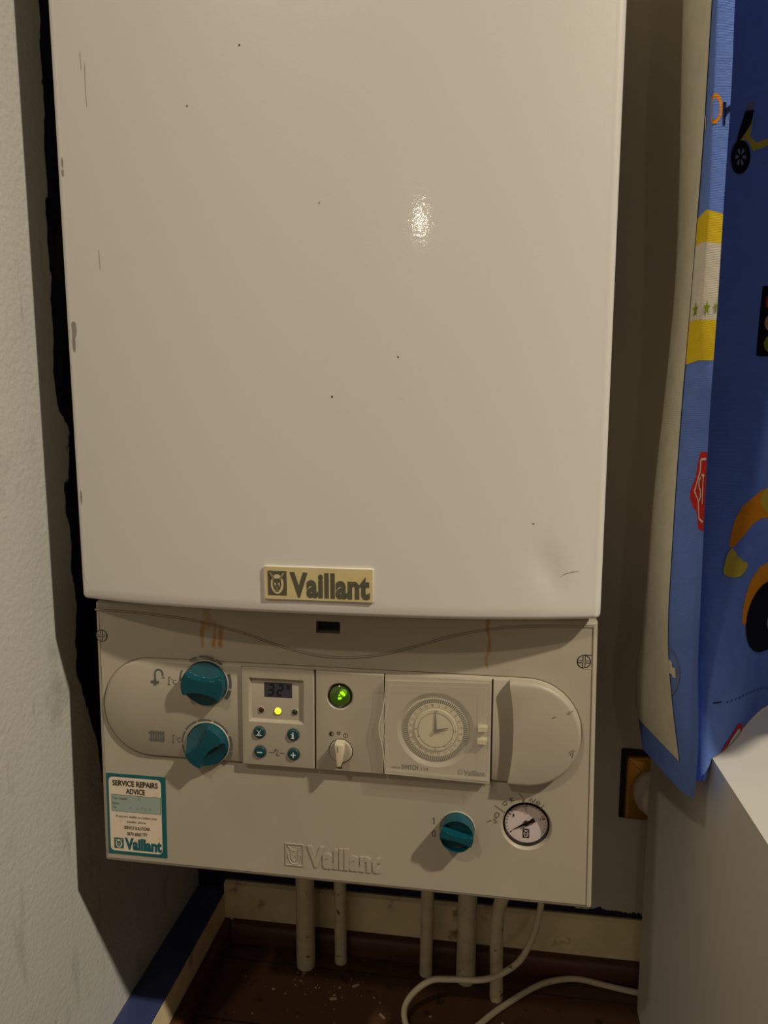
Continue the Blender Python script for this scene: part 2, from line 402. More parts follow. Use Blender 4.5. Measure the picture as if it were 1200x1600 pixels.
for pts in ([(.0035,.022),(.0060,.017),(.0085,.0135)], [(.408,.0365),(.414,.0385),(.421,.0395)], [(.030,.438),(.0305,.425)], [(.034,.43),(.0335,.41),(.034,.398)], [(.038,.29),(.0385,.275)]):
    b.stroke(pts, .00035, CF, .0002, M['scratch'])
casing = b.build('casing', boiler, smooth=50)
# badge on the casing
def BF(u, v, w): return (u, -bow(.218)-.0002-w+.00, v)
b = MB(); x0, x1, z0, z1 = .1735, .2627, .0125, .0400
b.loft(rrect(x0, z0, x1, z1, .0012, 3), fil(-.004, .0016, .0007), BF, M['badge_edge'], caps=(True, False))
b.poly(rrect(x0+.0007, z0+.0007, x1-.0007, z1-.0007, .001, 3), BF, .0016, M['badge'])
hare(b, .1770, .0162, .1925, .0362, BF, .0018, M['badge_ink'], M['badge'])
b.text('Vaillant', .1950, .0148, .2598, .0356, BF, .0018, M['badge_ink'], bold=.045, space=1.05)
b.build('badge', boiler, 'yellowed nameplate with dark hare emblem and lettering')

# control panel
x0, x1, x2, x3, zb, zt = .0093, .4388, .4418, .0090, -.2455, -.0022
GC_ = (.3870, -.1783)
b = MB()
pp = [(x0+.002, zb), (x2-.002, zb-.0015), (x2, zb+.0005), (x1, zt-.002), (x1-.002, zt), (x3+.002, zt-.0006), (x3, zt-.0026), (x0, zb+.002)]
lv = fil(-.085, 0, .0045, 6); b.loft(pp, lv, PF, M['panel'], caps=(True, False))
slot = [(.2092,-.0224),(.2298,-.0224),(.2298,-.0122),(.2092,-.0122)]; hole = circ(*GC_, .0208, 64)
outer = inset(pp, lv[-1][1]); allp = outer+slot+hole
tri = geometry.tessellate_polygon([[Vector((p[0], p[1], 0)) for p in q] for q in (outer, slot, hole)])
fc = []
for t in tri:
    a_ = area([allp[k] for k in t]); fc.append(list(t) if a_ > 0 else list(t)[::-1])
b.add([PF(p[0], p[1], 0) for p in allp], fc, M['panel'])
b.loft(slot[::-1], [(0, 0), (-.012, 0)], PF, M['panel'], caps=(False, False))
b.loft(hole[::-1], [(0, 0), (-.0005, -.0004), (-.0030, -.0018), (-.014, -.0018)], PF, M['panel'], caps=(False, False))
panel = b.build('control_panel', boiler, 'cream plastic fascia of the boiler', smooth=25, weld=True)
def cutter(build):
    c = MB(); build(c); o = c.build('cutter'); return o
# extra surface detail of the fascia joined as its own mesh pieces
b = MB()
wave = [(.0095,-.0100),(.0406,-.0107),(.0761,-.0132),(.1052,-.0165),(.1453,-.0249),(.1735,-.0336),(.2014,-.04),(.2236,-.0422),(.2455,-.0411),(.2671,-.0373),(.2938,-.0294),(.32,-.0206),(.351,-.0128),(.3815,-.0088),(.4115,-.0072),(.4360,-.0068)]
W = [tuple(p)[:2] for p in smooth_path([(p[0], p[1], 0) for p in wave], 5)]
b.tube([PF(p[0], p[1]-.0006, -.0001) for p in W], .0005, M['panel'], 6)
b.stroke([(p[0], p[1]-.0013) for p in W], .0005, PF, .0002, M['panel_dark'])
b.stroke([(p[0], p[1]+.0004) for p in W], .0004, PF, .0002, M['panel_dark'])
b.build('styling_line', boiler, 'thin curved double line across the top of the fascia')
b = MB()
b.tube([PF(.4352, -.0075, 0), PF(.4378, -.243, 0)], .0006, M['panel'], 6)
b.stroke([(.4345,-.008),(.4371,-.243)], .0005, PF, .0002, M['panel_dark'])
b.build('edge_bead', boiler)
b = MB(); b.loft([(.2094,-.0206),(.2296,-.0206),(.2296,-.0124),(.2094,-.0124)], [(-.0115, 0), (-.006, 0)], PF, M['void']); b.build('catch_slot', boiler, 'small black slot in the top of the fascia')
b = MB(); b.box(.02, .42, .1030, .295, -.215, -.002, M['black']); b.build('chassis', boiler, 'dark inner body behind the fascia')
# embossed mark
b = MB()
b.text('Vaillant', .2003, -.2318, .2655, -.2122, PF, .0009, M['panel'], bold=.05, space=1.02, ext=.0009)
L0 = (.1808,-.2320,.1972,-.2118)
t = .0007
for r_ in ((L0[0],L0[1],L0[0]+t,L0[3]),(L0[2]-t,L0[1],L0[2],L0[3]),(L0[0]+t,L0[1],L0[2]-t,L0[1]+t),(L0[0]+t,L0[3]-t,L0[2]-t,L0[3])):
    b.loft([(r_[0],r_[1]),(r_[2],r_[1]),(r_[2],r_[3]),(r_[0],r_[3])], [(-.0005,0),(.0008,0)], PF, M['panel'])
def bead(pts, r=.00045): b.tube([PF(p[0], p[1], .0001) for p in pts], r, M['panel'], 6)
ex = lambda u, v: (L0[0]+u*(L0[2]-L0[0]), L0[1]+v*(L0[3]-L0[1]))
bead([ex(.5+.36*math.cos(a*PI/14), .44+.38*math.sin(a*PI/14)) for a in range(13, 30)])
bead([ex(*p) for p in [(.12,.9),(.33,.62),(.28,.45),(.36,.28),(.5,.2),(.64,.28),(.72,.45),(.67,.62),(.88,.9),(.58,.68),(.42,.68),(.12,.9)]])
for sx in (-1, 1): bead([ex(.5+sx*.12+.05*math.cos(a*PI/5), .43+.07*math.sin(a*PI/5)) for a in range(11)], .0003)
b.build('embossed_logo', boiler, 'raised hare emblem and lettering in the fascia plastic')

# stadium shaped raised strip
ZC, R0 = -.0963, .0436
def stad(xa, xb, r=R0, n_=22): return arc(xb, ZC, r, -90, 90, n_)+arc(xa, ZC, r, 90, 270, n_)
b = MB(); b.loft(stad(.0600, .3842), [(-.0008, -.0012), (.0012, -.0002), (.0022, .0006), (.003, .0018)], PF, M['panel'])
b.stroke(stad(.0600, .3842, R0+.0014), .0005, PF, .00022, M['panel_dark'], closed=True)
strip = b.build('raised_strip', boiler, 'rounded raised strip that carries the controls')
# printed marks
b = MB(); w = .00325
def seg(cx, cz, r0, r1, a, c):
    k = 8; P = arc(cx, cz, r1, a, c, k)+arc(cx, cz, r0, a, c, k)[::-1]; b.poly(P, PF, w, M['print'])
K1 = (.1109, -.0695); K2 = (.1112, -.1258)
for a, c, t in ((196,214,.0009),(155,180,.0013),(107,126,.0017),(68,101,.0019),(47,62,.0021),(-11,21,.0027),(-36,-15,.0032)): seg(*K1, .0218-.0001, .0218+t, a, c)
for a, c, t in ((183,203,.0010),(150,179,.0013),(113,146,.0016),(77,109,.0018),(30,71,.0022),(-9,23,.0027),(-33,-13,.0031)): seg(*K2, .0214, .0214+t, a, c)
# tap sign
tx, tz = .0655, -.0690
b.stroke([(tx,tz-.0045)]+[(p[0], p[1]) for p in arc(tx+.0035, tz+.0050, .0035, 180, 0, 8)]+[(tx+.0070,tz+.0030)], .0015, PF, w, M['print'])
b.rect(tx-.0040, tz-.0040, tx-.0008, tz-.0018, PF, w+.0001, M['print']); b.rect(tx+.0008, tz-.0040, tx+.0036, tz-.0018, PF, w+.0001, M['print'])
b.rect(tx-.0011, tz-.0058, tx+.0011, tz-.0002, PF, w+.0002, M['print'])
b.rect(tx+.0062, tz+.0010, tx+.0088, tz+.0018, PF, w, M['print'])
for cx, cz in ((.0805,-.0700),(.0830,-.1222)):
    b.rect(cx-.0026, cz-.0034, cx-.0020, cz+.0034, PF, w, M['print']); b.rect(cx-.0036, cz-.0040, cx-.0012, cz-.0032, PF, w, M['print'])
    b.rect(cx-.0020, cz+.0026, cx-.0006, cz+.0032, PF, w, M['print'])
    b.stroke(circ(cx+.0004, cz+.0012, .0005, 10), .00025, PF, w, M['print'], closed=True)
    b.text('C', cx+.0014, cz-.0030, cx+.0046, cz+.0012, PF, w, M['print'])
rx, rz = .0652, -.1213
for i in range(6): b.rect(rx-.0058+i*.0023, rz-.0050, rx-.0058+i*.0023+.0013, rz+.0050, PF, w, M['print'])
b.rect(rx-.0072, rz+.0026, rx+.0072, rz+.0036, PF, w+.0001, M['print']); b.rect(rx-.0072, rz-.0036, rx+.0072, rz-.0026, PF, w+.0001, M['print'])
b.build('control_markings', boiler, 'grey printed tap, radiator and dial marks')

# knobs: height field on a polar grid, waisted grip between two scooped pockets
def knob(name, cx, cz, base, R, H, ang, hw0, hw1, mark, label, rimmed=False):
    b = MB(); NA, NR = 96, 30; vs = []; ca, sa = math.cos(math.radians(ang)), math.sin(math.radians(ang))
    def hgt(x, y, rn):
        u, v = (x*ca+y*sa)/R, (-x*sa+y*ca)/R
        hw = hw0+(hw1-hw0)*u*u
        d = abs(v)-hw
        t = max(0, min(1, d/.05)); t = t*t*(3-2*t)
        pocket = .45*H if rimmed else max(.15*H, H*(.62-.62*max(0, abs(v)-hw)))
        rim = max(0, min(1, (rn-.90)/.04)) if rimmed else 0
        h = H*(1-t)+t*(pocket*(1-rim)+rim*H*.80)
        return h-.06*H*u*u
    vs = [(0, 0, hgt(0, 0, 0))]
    for j in range(1, NR+1):
        rn = j/NR; rr = R*(1-(1-rn)**1.15)
        for i in range(NA):
            a = 2*PI*i/NA; x, y = rr*math.cos(a), rr*math.sin(a); h = hgt(x, y, rr/R)
            if j == NR: h -= .0012
            vs.append((x, y, h))
    for hh, rr in ((.20*H, 1.012), (0, 1.03)):
        for i in range(NA):
            a = 2*PI*i/NA; vs.append((R*rr*math.cos(a), R*rr*math.sin(a), hh))
    fs = [[0, 1+i, 1+(i+1) % NA] for i in range(NA)]
    for j in range(NR+1):
        for i in range(NA):
            p = 1+j*NA; fs.append([p+i, p+NA+i, p+NA+(i+1) % NA, p+(i+1) % NA])
    b.add([PF(cx+p[0], cz+p[1], base+p[2]) for p in vs], fs, M['teal'])
    for sgn in mark:
        mx, my = sgn*R*.66, -.10*R
        b.loft([(cx+(mx+u)*ca-(my+v)*sa, cz+(mx+u)*sa+(my+v)*ca) for u, v in circ(0, 0, R*.17, 14, ry=R*.035)], [(base+H*.93, 0), (base+H*1.0, R*.012)], PF, M['teal'])
    o = b.build(name, boiler, label, smooth=40)
    c = MB(); c.ring(circ(cx, cz, R*1.085, 64), circ(cx, cz, R*1.05, 64), base+.0001, base+.0012, PF, M['panel']); c.ring(circ(cx, cz, R*1.05, 64), circ(cx, cz, R*1.0, 64), base+.0012, base+.0002, PF, M['panel'])
    c.build('knob_collar', o)
    return o
knob('temperature_knob', .1122, -.0700, .003, .0189, .0115, -6, .30, .60, (1,), 'upper teal temperature knob with its grip lying level')
knob('temperature_knob', .1128, -.1245, .003, .0183, .0115, 48, .28, .60, (-1,), 'lower teal temperature knob with its grip tilted')
knob('power_knob', .3300, -.1850, .0, .0140, .0160, -12, .16, .34, (-1,), 'small teal on and off knob under the timer', rimmed=True)
b = MB(); b.stroke([(.3092,-.1784),(.3106,-.1770),(.3106,-.1830)], .0007, PF, .0003, M['print']); b.text('0', .3086, -.1942, .3121, -.1884, PF, .0003, M['print'])
b.build('power_markings', boiler, 'printed 1 and 0 beside the small knob')

# display module
x0, x1, z0, z1 = .1449, .2087, ZC-.0432, ZC+.0432
b = MB(); b.loft(rrect(x0, z0, x1, z1, .0008, 2), fil(.001, .0060, .0010), PF, M['panel'])
mod = b.build('display_module', boiler, 'cream module with digital screen and four round buttons')
c1 = cutter(lambda c: c.loft(rrect(.1510, -.1008, .2000, -.0618, .0010, 2), [(.0026, .0022), (.0052, .0012), (.0061, .0), (.009, -.0005)], PF, M['panel']))
boolean_cut(mod, [c1])
ROOTM = ROOT[boiler]; ROOT[mod] = ROOTM
b = MB(); b.loft([(.1644,-.0792),(.1888,-.0792),(.1888,-.0664),(.1644,-.0664)], [(.0024, 0), (.0032, 0)], PF, M['lcd'])
def seg7(cx, cz, h, on, sh=.12):
    wv = h*.5; t = h*.14
    S = dict(a=((-1,1),(1,1)), b=((1,1),(1,0)), c=((1,0),(1,-1)), d=((-1,-1),(1,-1)), e=((-1,0),(-1,-1)), f=((-1,1),(-1,0)), g=((-1,0),(1,0)))
    for k in on:
        (p, q), (r_, s_) = S[k]
        P0 = Vector((cx+p*wv/2+q*h/2*sh, cz+q*h/2)); P1 = Vector((cx+r_*wv/2+s_*h/2*sh, cz+s_*h/2)); d = (P1-P0).normalized()*t*.45
        b.stroke([tuple(P0+d), tuple(P1-d)], t, PF, .0036, M['lcd_digit'])
seg7(.1705, -.0726, .0088, 'abgcd'); seg7(.1785, -.0726, .0088, 'abged')
b.stroke(circ(.1856, -.0697, .0013, 12), .0007, PF, .0036, M['lcd_digit'], closed=True)
b.build('screen', mod, 'dark liquid crystal screen reading 32 degrees')
for x, z, mt, r_, lb in ((.1616,-.0910,'led_red',.0021,'unlit dark red indicator lamp'),(.1762,-.0912,'led_yellow',.0027,'lit yellow indicator lamp'),(.1912,-.0910,'led_green',.0021,'unlit dark green indicator lamp')):
    b = MB(); b.ring(circ(x, z, r_+.0012, 24), circ(x, z, r_+.0004, 24), .0032, .0037, PF, M['panel']); b.ring(circ(x, z, r_+.0004, 24), circ(x, z, r_, 24), .0037, .0030, PF, M['panel_dark'])
    b.loft(circ(x, z, r_, 24), [(.0029, 0), (.0036, .0001), (.0043, .0006), (.0046, .0014)], PF, M[mt]); b.build('indicator_lamp', mod, lb)
def button(x, z, icon, lb):
    b = MB(); b.loft(circ(x, z, .0049, 32), fil(.0055, .0078, .0008), PF, M['teal_btn'])
    b.ring(circ(x, z, .0058, 32), circ(x, z, .0050, 32), .0061, .0062, PF, M['panel_dark'])
    w = .0080; icon(b, x, z, w); b.build('button', mod, lb)
def ic_minus(b, x, z, w): b.rect(x-.0024, z-.0006, x+.0024, z+.0004, PF, w, M['white_ink'])
def ic_plus(b, x, z, w): b.rect(x-.0023, z-.0009, x+.0023, z+.0001, PF, w, M['white_ink']); b.rect(x-.0005, z-.0028, x+.0005, z+.0020, PF, w+.0001, M['white_ink'])
def ic_i(b, x, z, w): b.text('i', x-.0009, z-.0028, x+.0009, z+.0026, PF, w, M['white_ink'], bold=.02); b.rect(x-.0017, z-.0030, x+.0017, z-.0024, PF, w+.0001, M['white_ink']); b.rect(x-.0017, z+.0006, x+.0002, z+.0011, PF, w+.0001, M['white_ink'])
def ic_bell(b, x, z, w):
    b.stroke([(x-.0018,z+.0026),(x+.0020,z-.0026)], .0004, PF, w, M['white_ink']); b.stroke([(x+.0018,z+.0026),(x-.0020,z-.0026)], .0004, PF, w+.0001, M['white_ink'])
    b.rect(x-.0004, z-.0028, x+.0004, z+.0016, PF, w+.0002, M['white_ink']); b.rect(x-.0026, z-.0024, x+.0026, z-.0019, PF, w+.0003, M['white_ink'])
button(.1606, -.1096, ic_bell, 'teal button with a crossed white reset sign')
button(.1904, -.1098, ic_i, 'teal button with a white letter i')
button(.1611, -.1268, ic_minus, 'teal button with a white minus sign')
button(.1907, -.1269, ic_plus, 'teal button with a white plus sign')
b = MB(); w = .0062
b.stroke([(.1690,-.1272),(.1736,-.1272)], .0004, PF, w, M['ink']); b.stroke([(.1782,-.1272),(.1828,-.1272)], .0004, PF, w, M['ink'])
b.text('P', .1738, -.1268, .1756, -.1240, PF, w, M['ink']); b.stroke([(.1748,-.1296),(.1774,-.1246)], .0004, PF, w, M['ink']); b.text('bar', .1756, -.1300, .1784, -.1282, PF, w, M['ink'])
b.build('button_markings', mod, 'fine printed pressure sign between two buttons')

# window and selector module
x0, x1 = .2100, .2680
b = MB(); b.loft(rrect(x0, z0, x1, z1, .0008, 2), fil(.001, .0060, .0010), PF, M['panel'])
mod2 = b.build('selector_module', boiler, 'cream module with the green lit window and mode selector'); 
cx, cz = .2307, -.0740
c1 = cutter(lambda c: c.loft(circ(cx, cz, .0125, 40), [(.0022, .0030), (.0040, .0025), (.0058, .0010), (.0075, -.0005)], PF, M['panel']))
boolean_cut(mod2, [c1])
b = MB(); b.ring(circ(cx, cz, .0104, 48), circ(cx, cz, .0096, 48), .0040, .0056, PF, M['black']); b.ring(circ(cx, cz, .0096, 48), circ(cx, cz, .0088, 48), .0056, .0050, PF, M['black'])
b.loft(circ(cx, cz, .0096, 48), [(.0030, 0), (.0046, .0002), (.0058, .0016), (.0064, .0038), (.0066, .0060)], PF, M['olive_glass'])
lens = b.build('window_lens', mod2, 'round olive green viewing window')
b = MB()
for px, pz, r_ in ((cx+.0026, cz+.0028, .0040), (cx, cz-.0010, .0026)): b.loft(circ(px, pz, r_, 24), [(.0058, 0), (.0067, r_*.3)], PF, M['glow_dim'])
for px, pz, r_ in ((cx+.0022, cz+.0034, .0021), (cx+.0038, cz+.0020, .0015), (cx-.0004, cz-.0016, .0011), (cx+.0010, cz-.0012, .0009), (cx-.0003, cz+.0012, .0006)):
    b.loft([(px+r_*(.8+.35*random.random())*math.cos(a), pz+r_*(.75+.4*random.random())*math.sin(a)) for a in [i*PI/6 for i in range(12)]], [(.0060, 0), (.0071, r_*.4)], PF, M['glow'])
b.build('lit_lamp', mod2, 'bright green glow in the viewing window')
cx, cz = .2316, -.1213
b = MB(); b.ring(circ(cx, cz, .0105, 48), circ(cx, cz, .0100, 48), .0061, .0061, PF, M['ink'])
b.loft(circ(cx, cz, .0098, 40), fil(.004, .0080, .0012), PF, M['panel'])
g = [(-.0030,.0105),(-.0036,.0090),(-.0024,0),(-.0018,-.0085),(.0,-.0100),(.0020,-.0085),(.0036,0),(.0044,.0090),(.0036,.0105)]
b.loft([(cx+p[0], cz+p[1]) for p in g], fil(.0075, .0165, .0012), PF, M['dial'])
b.stroke([(cx-.0006, cz+.0085), (cx-.0004, cz+.0035)], .0006, PF, .0167, M['print'])
b.build('mode_selector', mod2, 'small cream rotary selector pointing up')
b = MB(); w = .0062
b.poly(arc(.2236, -.1069, .0018, 90, 270, 10), PF, w, M['ink']); b.stroke(circ(.2236, -.1069, .0018, 20), .0004, PF, w+.0001, M['ink'], closed=True)
b.stroke(circ(.2298, -.1060, .0010, 16), .0004, PF, w, M['ink'], closed=True)
for k in range(8): 
    a = k*PI/4; b.stroke([(.2298+.0013*math.cos(a), -.1060+.0013*math.sin(a)), (.2298+.0019*math.cos(a), -.1060+.0019*math.sin(a))], .0003, PF, w, M['ink'])
b.stroke(circ(.2358, -.1075, .0018, 20), .0004, PF, w, M['ink'], closed=True); b.stroke([(.2358,-.1066),(.2358,-.1076),(.2364,-.1080)], .0003, PF, w, M['ink'])
b.build('mode_signs', mod2, 'three tiny printed mode signs above the selector'); b = MB()
for i in range(4): b.stroke([(.2289+i*.0011, -.1372), (.2289+i*.0011, -.1326)], .0006, PF, w, M['ink'])
b.rect(.2283, -.1340, .2329, -.1335, PF, w+.0001, M['ink']); b.rect(.2283, -.1364, .2329, -.1359, PF, w+.0001, M['ink'])
b.build('radiator_sign', mod2, 'tiny printed radiator sign under the selector')

# timer
x0, x1 = .2690, .3562
b = MB(); b.loft([(x0, z0+.001), (x1, z0+.001), (x1, z1-.0005), (x0, z1-.0005)], [(.001, 0), (.0062, 0)], PF, M['panel'])
timer = b.build('time_switch', boiler, 'twenty-four hour clock timer in a cream housing')
TC = (.3112, -.0980)
c1 = cutter(lambda c: c.loft(circ(*TC, .0322, 64), [(.0010, .0050), (.0025, .0046), (.0045, .0026), (.0066, -.0002)], PF, M['panel']))
boolean_cut(timer, [c1]); 
b = MB()
b.loft(circ(*TC, 0.0267, 96), [(.0010, 0), (.0040, 0), (.0046, .0006)], PF, M['dial'], caps=(True, True))
w = .0048
for k in range(96):
    a = 2*PI*(k+.5)/96; c, s_ = math.cos(a), math.sin(a); b.stroke([(TC[0]+0.0229*c, TC[1]+0.0229*s_), (TC[0]+0.0266*c, TC[1]+0.0266*s_)], .00095, PF, w, M['tick'])
for k in range(48):
    a = 2*PI*k/48; c, s_ = math.cos(a), math.sin(a); b.stroke([(TC[0]+0.0181*c, TC[1]+0.0181*s_), (TC[0]+0.0187*c, TC[1]+0.0187*s_)], .0003, PF, w, M['dial_print'])
b.stroke(circ(*TC, 0.0187, 64), .0002, PF, w, M['dial_print'], closed=True)
for k in range(24):
    a = math.radians(98-15*k); r_ = 0.0208; px, pz = TC[0]+r_*math.cos(a), TC[1]+r_*math.sin(a); hw = .0008 if k % 12 < 10 and k < 10 else .0013
    b.text(str(k+1), px-hw, pz-.0012, px+hw, pz+.0012, PF, w, M['dial_print'], rot=8-15*k)
dial = b.build('timer_dial', timer, 'cream rotating ring with black switching teeth and hour numbers')
b = MB()
b.loft(circ(*TC, 0.0178, 64), [(.0045, 0), (.0056, 0), (.0060, .0004)], PF, M['dial'])
w = .0062; b.stroke(circ(*TC, 0.0146, 64), .0004, PF, w, M['tick'], closed=True)
for t_, a in (('12', 90), ('3', 0), ('6', -90), ('9', 180)):
    px, pz = TC[0]+0.0163*math.cos(math.radians(a)), TC[1]+0.0163*math.sin(math.radians(a)); hw = .0013 if t_ == '12' else .0007
    b.text(t_, px-hw, pz-.0010, px+hw, pz+.0010, PF, w, M['tick'])
b.stroke(arc(*TC, 0.0163, -35, -62, 6), .0003, PF, w, M['tick']); b.poly([(TC[0]+.0062,TC[1]-.0138),(TC[0]+.0080,TC[1]-.0134),(TC[0]+.0076,TC[1]-.0120)], PF, w, M['tick'])
b.poly([(TC[0]-.0148,TC[1]-.0050),(TC[0]-.0130,TC[1]-.0058),(TC[0]-.0143,TC[1]-.0066)], PF, w, M['tick'])
b.rect(TC[0]+.0052, TC[1]-.0028, TC[0]+.0064, TC[1]-.0024, PF, w, M['tick'])
for i_, (a, Ln, bw) in enumerate(((91, .0158, .0012), (16, .0112, .0012))):
    c, s_ = math.cos(math.radians(a)), math.sin(math.radians(a))
    b.loft([(TC[0]-bw*s_, TC[1]+bw*c), (TC[0]+bw*s_, TC[1]-bw*c), (TC[0]+Ln*c+.0002*s_, TC[1]+Ln*s_-.0002*c), (TC[0]+Ln*c-.0002*s_, TC[1]+Ln*s_+.0002*c)], [(.0066+i_*.0005, 0), (.0070+i_*.0005, 0)], PF, M['tick'])
b.loft(circ(*TC, .0018, 20), [(.006, 0), (.0082, .0003)], PF, M['tick'])
b.build('clock_face', timer, 'small clock face showing about two o clock')
# clear cover
b = MB(); CW = .0125
left = [(.2698, -.0548), (.2690, -.072), (.2672, -.083), (.2652, -.090), (.2644, -.096), (.2652, -.103), (.2672, -.110), (.2688, -.121), (.2696, -.1352)]
prof = [(.3560, -.1375), (.3560, -.0525)]+left
lp = prof if area(prof) > 0 else prof[::-1]
b.loft(lp, [(.0063, 0), (CW-.0008, 0), (CW, .0008)], PF, M['clear'], caps=(False, True))
b.loft(inset(lp, .0016)[::-1], [(.0063, 0), (CW-.0018, 0)], PF, M['clear'], caps=(False, True))
b.stroke(inset(lp+[], .0006), .0009, PF, CW+.0002, M['clear_edge'], closed=True); b.stroke(inset(lp, .0042), .0004, PF, CW+.0002, M['clear_edge'], closed=True)
b.build('cover', timer, 'clear plastic cover over the timer')
b = MB(); w = .0065
b.text('time', .2745, -.1328, .2822, -.1307, PF, w, M['print'], bold=.02); b.text('SWITCH', .2833, -.1331, .2972, -.1290, PF, w, M['ink'], bold=.022, space=1.04); b.text('110', .2996, -.1331, .3052, -.1305, PF, w, M['ink'], bold=.02, space=1.3)
b.build('lettering', timer, 'dark printed words on the timer housing'); b = MB()
hare(b, .3302, -.1340, .3338, -.1302, PF, w, M['print'], M['dial'], .0001)
b.text('Vaillant', .3346, -.1345, .3524, -.1300, PF, w, M['print'], bold=.035)
b.build('logo', timer, 'small grey maker mark on the timer housing')
b = MB()
b.loft(rrect(.3455, -.0950, .3535, -.0905, .0006, 2), [(.0060, 0), (.0112, .0004)], PF, M['dial']); b.loft(rrect(.3450, -.1055, .3535, -.1010, .0006, 2), [(.0060, 0), (.0112, .0004)], PF, M['dial'])
b.build('cover_catch', timer)
for sx0, sx1 in ((.3564,.3576),(.2088,.2099),(.1441,.1448),(.2681,.2689)):
    b = MB(); b.rect(sx0, ZC-.0433, sx1, ZC+.0433, PF, .0033, M['void']); b.build('seam', boiler, 'thin black gap beside a control module')
# end cap with a hollow left edge
b = MB(); cap = arc(.3842, ZC, R0, -90, 90, 30)+[(.3705, ZC+R0), (.3722, ZC+.030), (.3737, ZC+.016), (.3742, ZC), (.3737, ZC-.016), (.3722, ZC-.030), (.3705, ZC-R0)]
lvl = [(.0005, 0), (.0062, 0), (.0080, .0005), (.0092, .0016), (.0097, .0034)]; vs = []; N = len(cap)
for w_, d_ in lvl:
    for i, (p, q) in enumerate(zip(cap, inset(cap, d_))):
        vs.append(PF(p[0] if i > 30 else q[0], max(min(q[1], ZC+R0-d_), ZC-R0+d_) if i > 30 else q[1], w_))
b.add(vs, [[l*N+i, l*N+(i+1) % N, (l+1)*N+(i+1) % N, (l+1)*N+i] for l in range(4) for i in range(N)]+[[4*N+i for i in range(N)]], M['panel'])
for pts in ([(.4155,-.076),(.4180,-.0735)], [(.4165,-.0765),(.4205,-.0725)], [(.404,-.080),(.407,-.0788)], [(.4175,-.1085),(.4215,-.105)], [(.4185,-.110),(.4225,-.1055)], [(.4205,-.112),(.4215,-.108)]):
    b.stroke(pts, .0004, PF, .0100, M['pen'])
b.build('end_cap', boiler, 'blank rounded cap at the right end of the strip', smooth=50)
# screws
for (cx, cz), lb in (((.0150,-.0338),'left fixing screw'),((.4285,-.0359),'right fixing screw')):
    b = MB(); b.ring(circ(cx, cz, .0055, 32), circ(cx, cz, .0047, 32), .0002, .0002, PF, M['ink']); b.loft(circ(cx, cz, .0047, 32), [(-.001, 0), (.0003, 0)], PF, M['panel'])
    for r_ in ((-.0046,-.0005,.0046,.0005),(-.0005,-.0046,.0005,.0046)):
        b.loft([(cx+r_[0],cz+r_[1]),(cx+r_[2],cz+r_[1]),(cx+r_[2],cz+r_[3]),(cx+r_[0],cz+r_[3])], [(0, 0), (.0006, 0)], PF, M['panel'])
        for s_ in (-1, 1):
            if r_[0] < -.001: b.stroke([(cx-.0046, cz+s_*.0008), (cx+.0046, cz+s_*.0008)], .0005, PF, .0005, M['ink'])
            else: b.stroke([(cx+s_*.0008, cz-.0046), (cx+s_*.0008, cz+.0046)], .0005, PF, .00055, M['ink'])
    if cx > .2:
        b.stroke([(cx, cz+.0056), (cx+.0065, cz+.0056)], .0005, PF, .0003, M['ink']); b.stroke([(cx, cz-.0056), (cx+.0065, cz-.0056)], .0007, PF, .0003, M['dial'])
    b.build('screw', boiler, lb)
# pressure gauge
gx, gz = GC_; b = MB()
b.loft(circ(gx, gz, .0184, 56), [(-.02, 0), (-.0054, 0)], PF, M['black']); b.ring(circ(gx, gz, .0184, 56), circ(gx, gz, .0177, 56), -.0035, -.0020, PF, M['black'])
b.ring(circ(gx, gz, .0188, 56), circ(gx, gz, .0184, 56), -.0060, -.0030, PF, M['black']); b.ring(circ(gx, gz, .0177, 56), circ(gx, gz, .0173, 56), -.0020, -.0054, PF, M['black'])
gauge = b.build('pressure_gauge', boiler, 'round black pressure gauge set in the fascia')
b = MB(); b.poly(circ(gx, gz, .0173, 56), PF, -.0052, M['gauge_face']); w = -.0050
for k in range(25):
    a = math.radians(215-k*250/24); big = k % 6 == 0; r0 = .0140 if big else .0152
    if k == 24: continue
    mt = M['red'] if k in (1, 18) else M['ink']
    b.stroke([(gx+r0*math.cos(a), gz+r0*math.sin(a)), (gx+.0165*math.cos(a), gz+.0165*math.sin(a))], .0007 if big else .0004, PF, w, mt)
b.rect(gx+.0130, gz+.0040, gx+.0152, gz+.0056, PF, w+.0001, M['red'])
for t_, a in (('1',150),('2',92),('3',20)):
    px, pz = gx+.0120*math.cos(math.radians(a)), gz+.0118*math.sin(math.radians(a)); b.text(t_, px-.0006, pz-.0012, px+.0006, pz+.0012, PF, w, M['ink'])
b.text('bar', gx-.0020, gz-.0062, gx+.0018, gz-.0042, PF, w, M['ink'])
hare(b, gx-.0026, gz-.0130, gx+.0028, gz-.0050, PF, w, M['ink'], M['gauge_face'], .0001)
b.build('gauge_face', gauge, 'pale pinkish dial with black scale')
b = MB(); a = math.radians(210); c, s_ = math.cos(a), math.sin(a); zz = (-.0044, -.0040)
b.loft([(gx-.0012*s_, gz+.0012*c), (gx+.0004*s_+.0118*c, gz-.0004*c+.0118*s_), (gx+.0128*c, gz+.0128*s_), (gx+.0012*s_, gz-.0012*c)][::1], [(zz[0], 0), (zz[1], 0)], PF, M['black'])
tp = [(-.0010,0),(-.0012,-.0045),(-.0018,-.0050),(-.0018,-.0078),(.0018,-.0078),(.0018,-.0050),(.0012,-.0045),(.0010,0)]
tp = [(gx+p[1]*c-p[0]*s_, gz+p[1]*s_+p[0]*c) for p in tp]; tp = tp if area(tp) > 0 else tp[::-1]
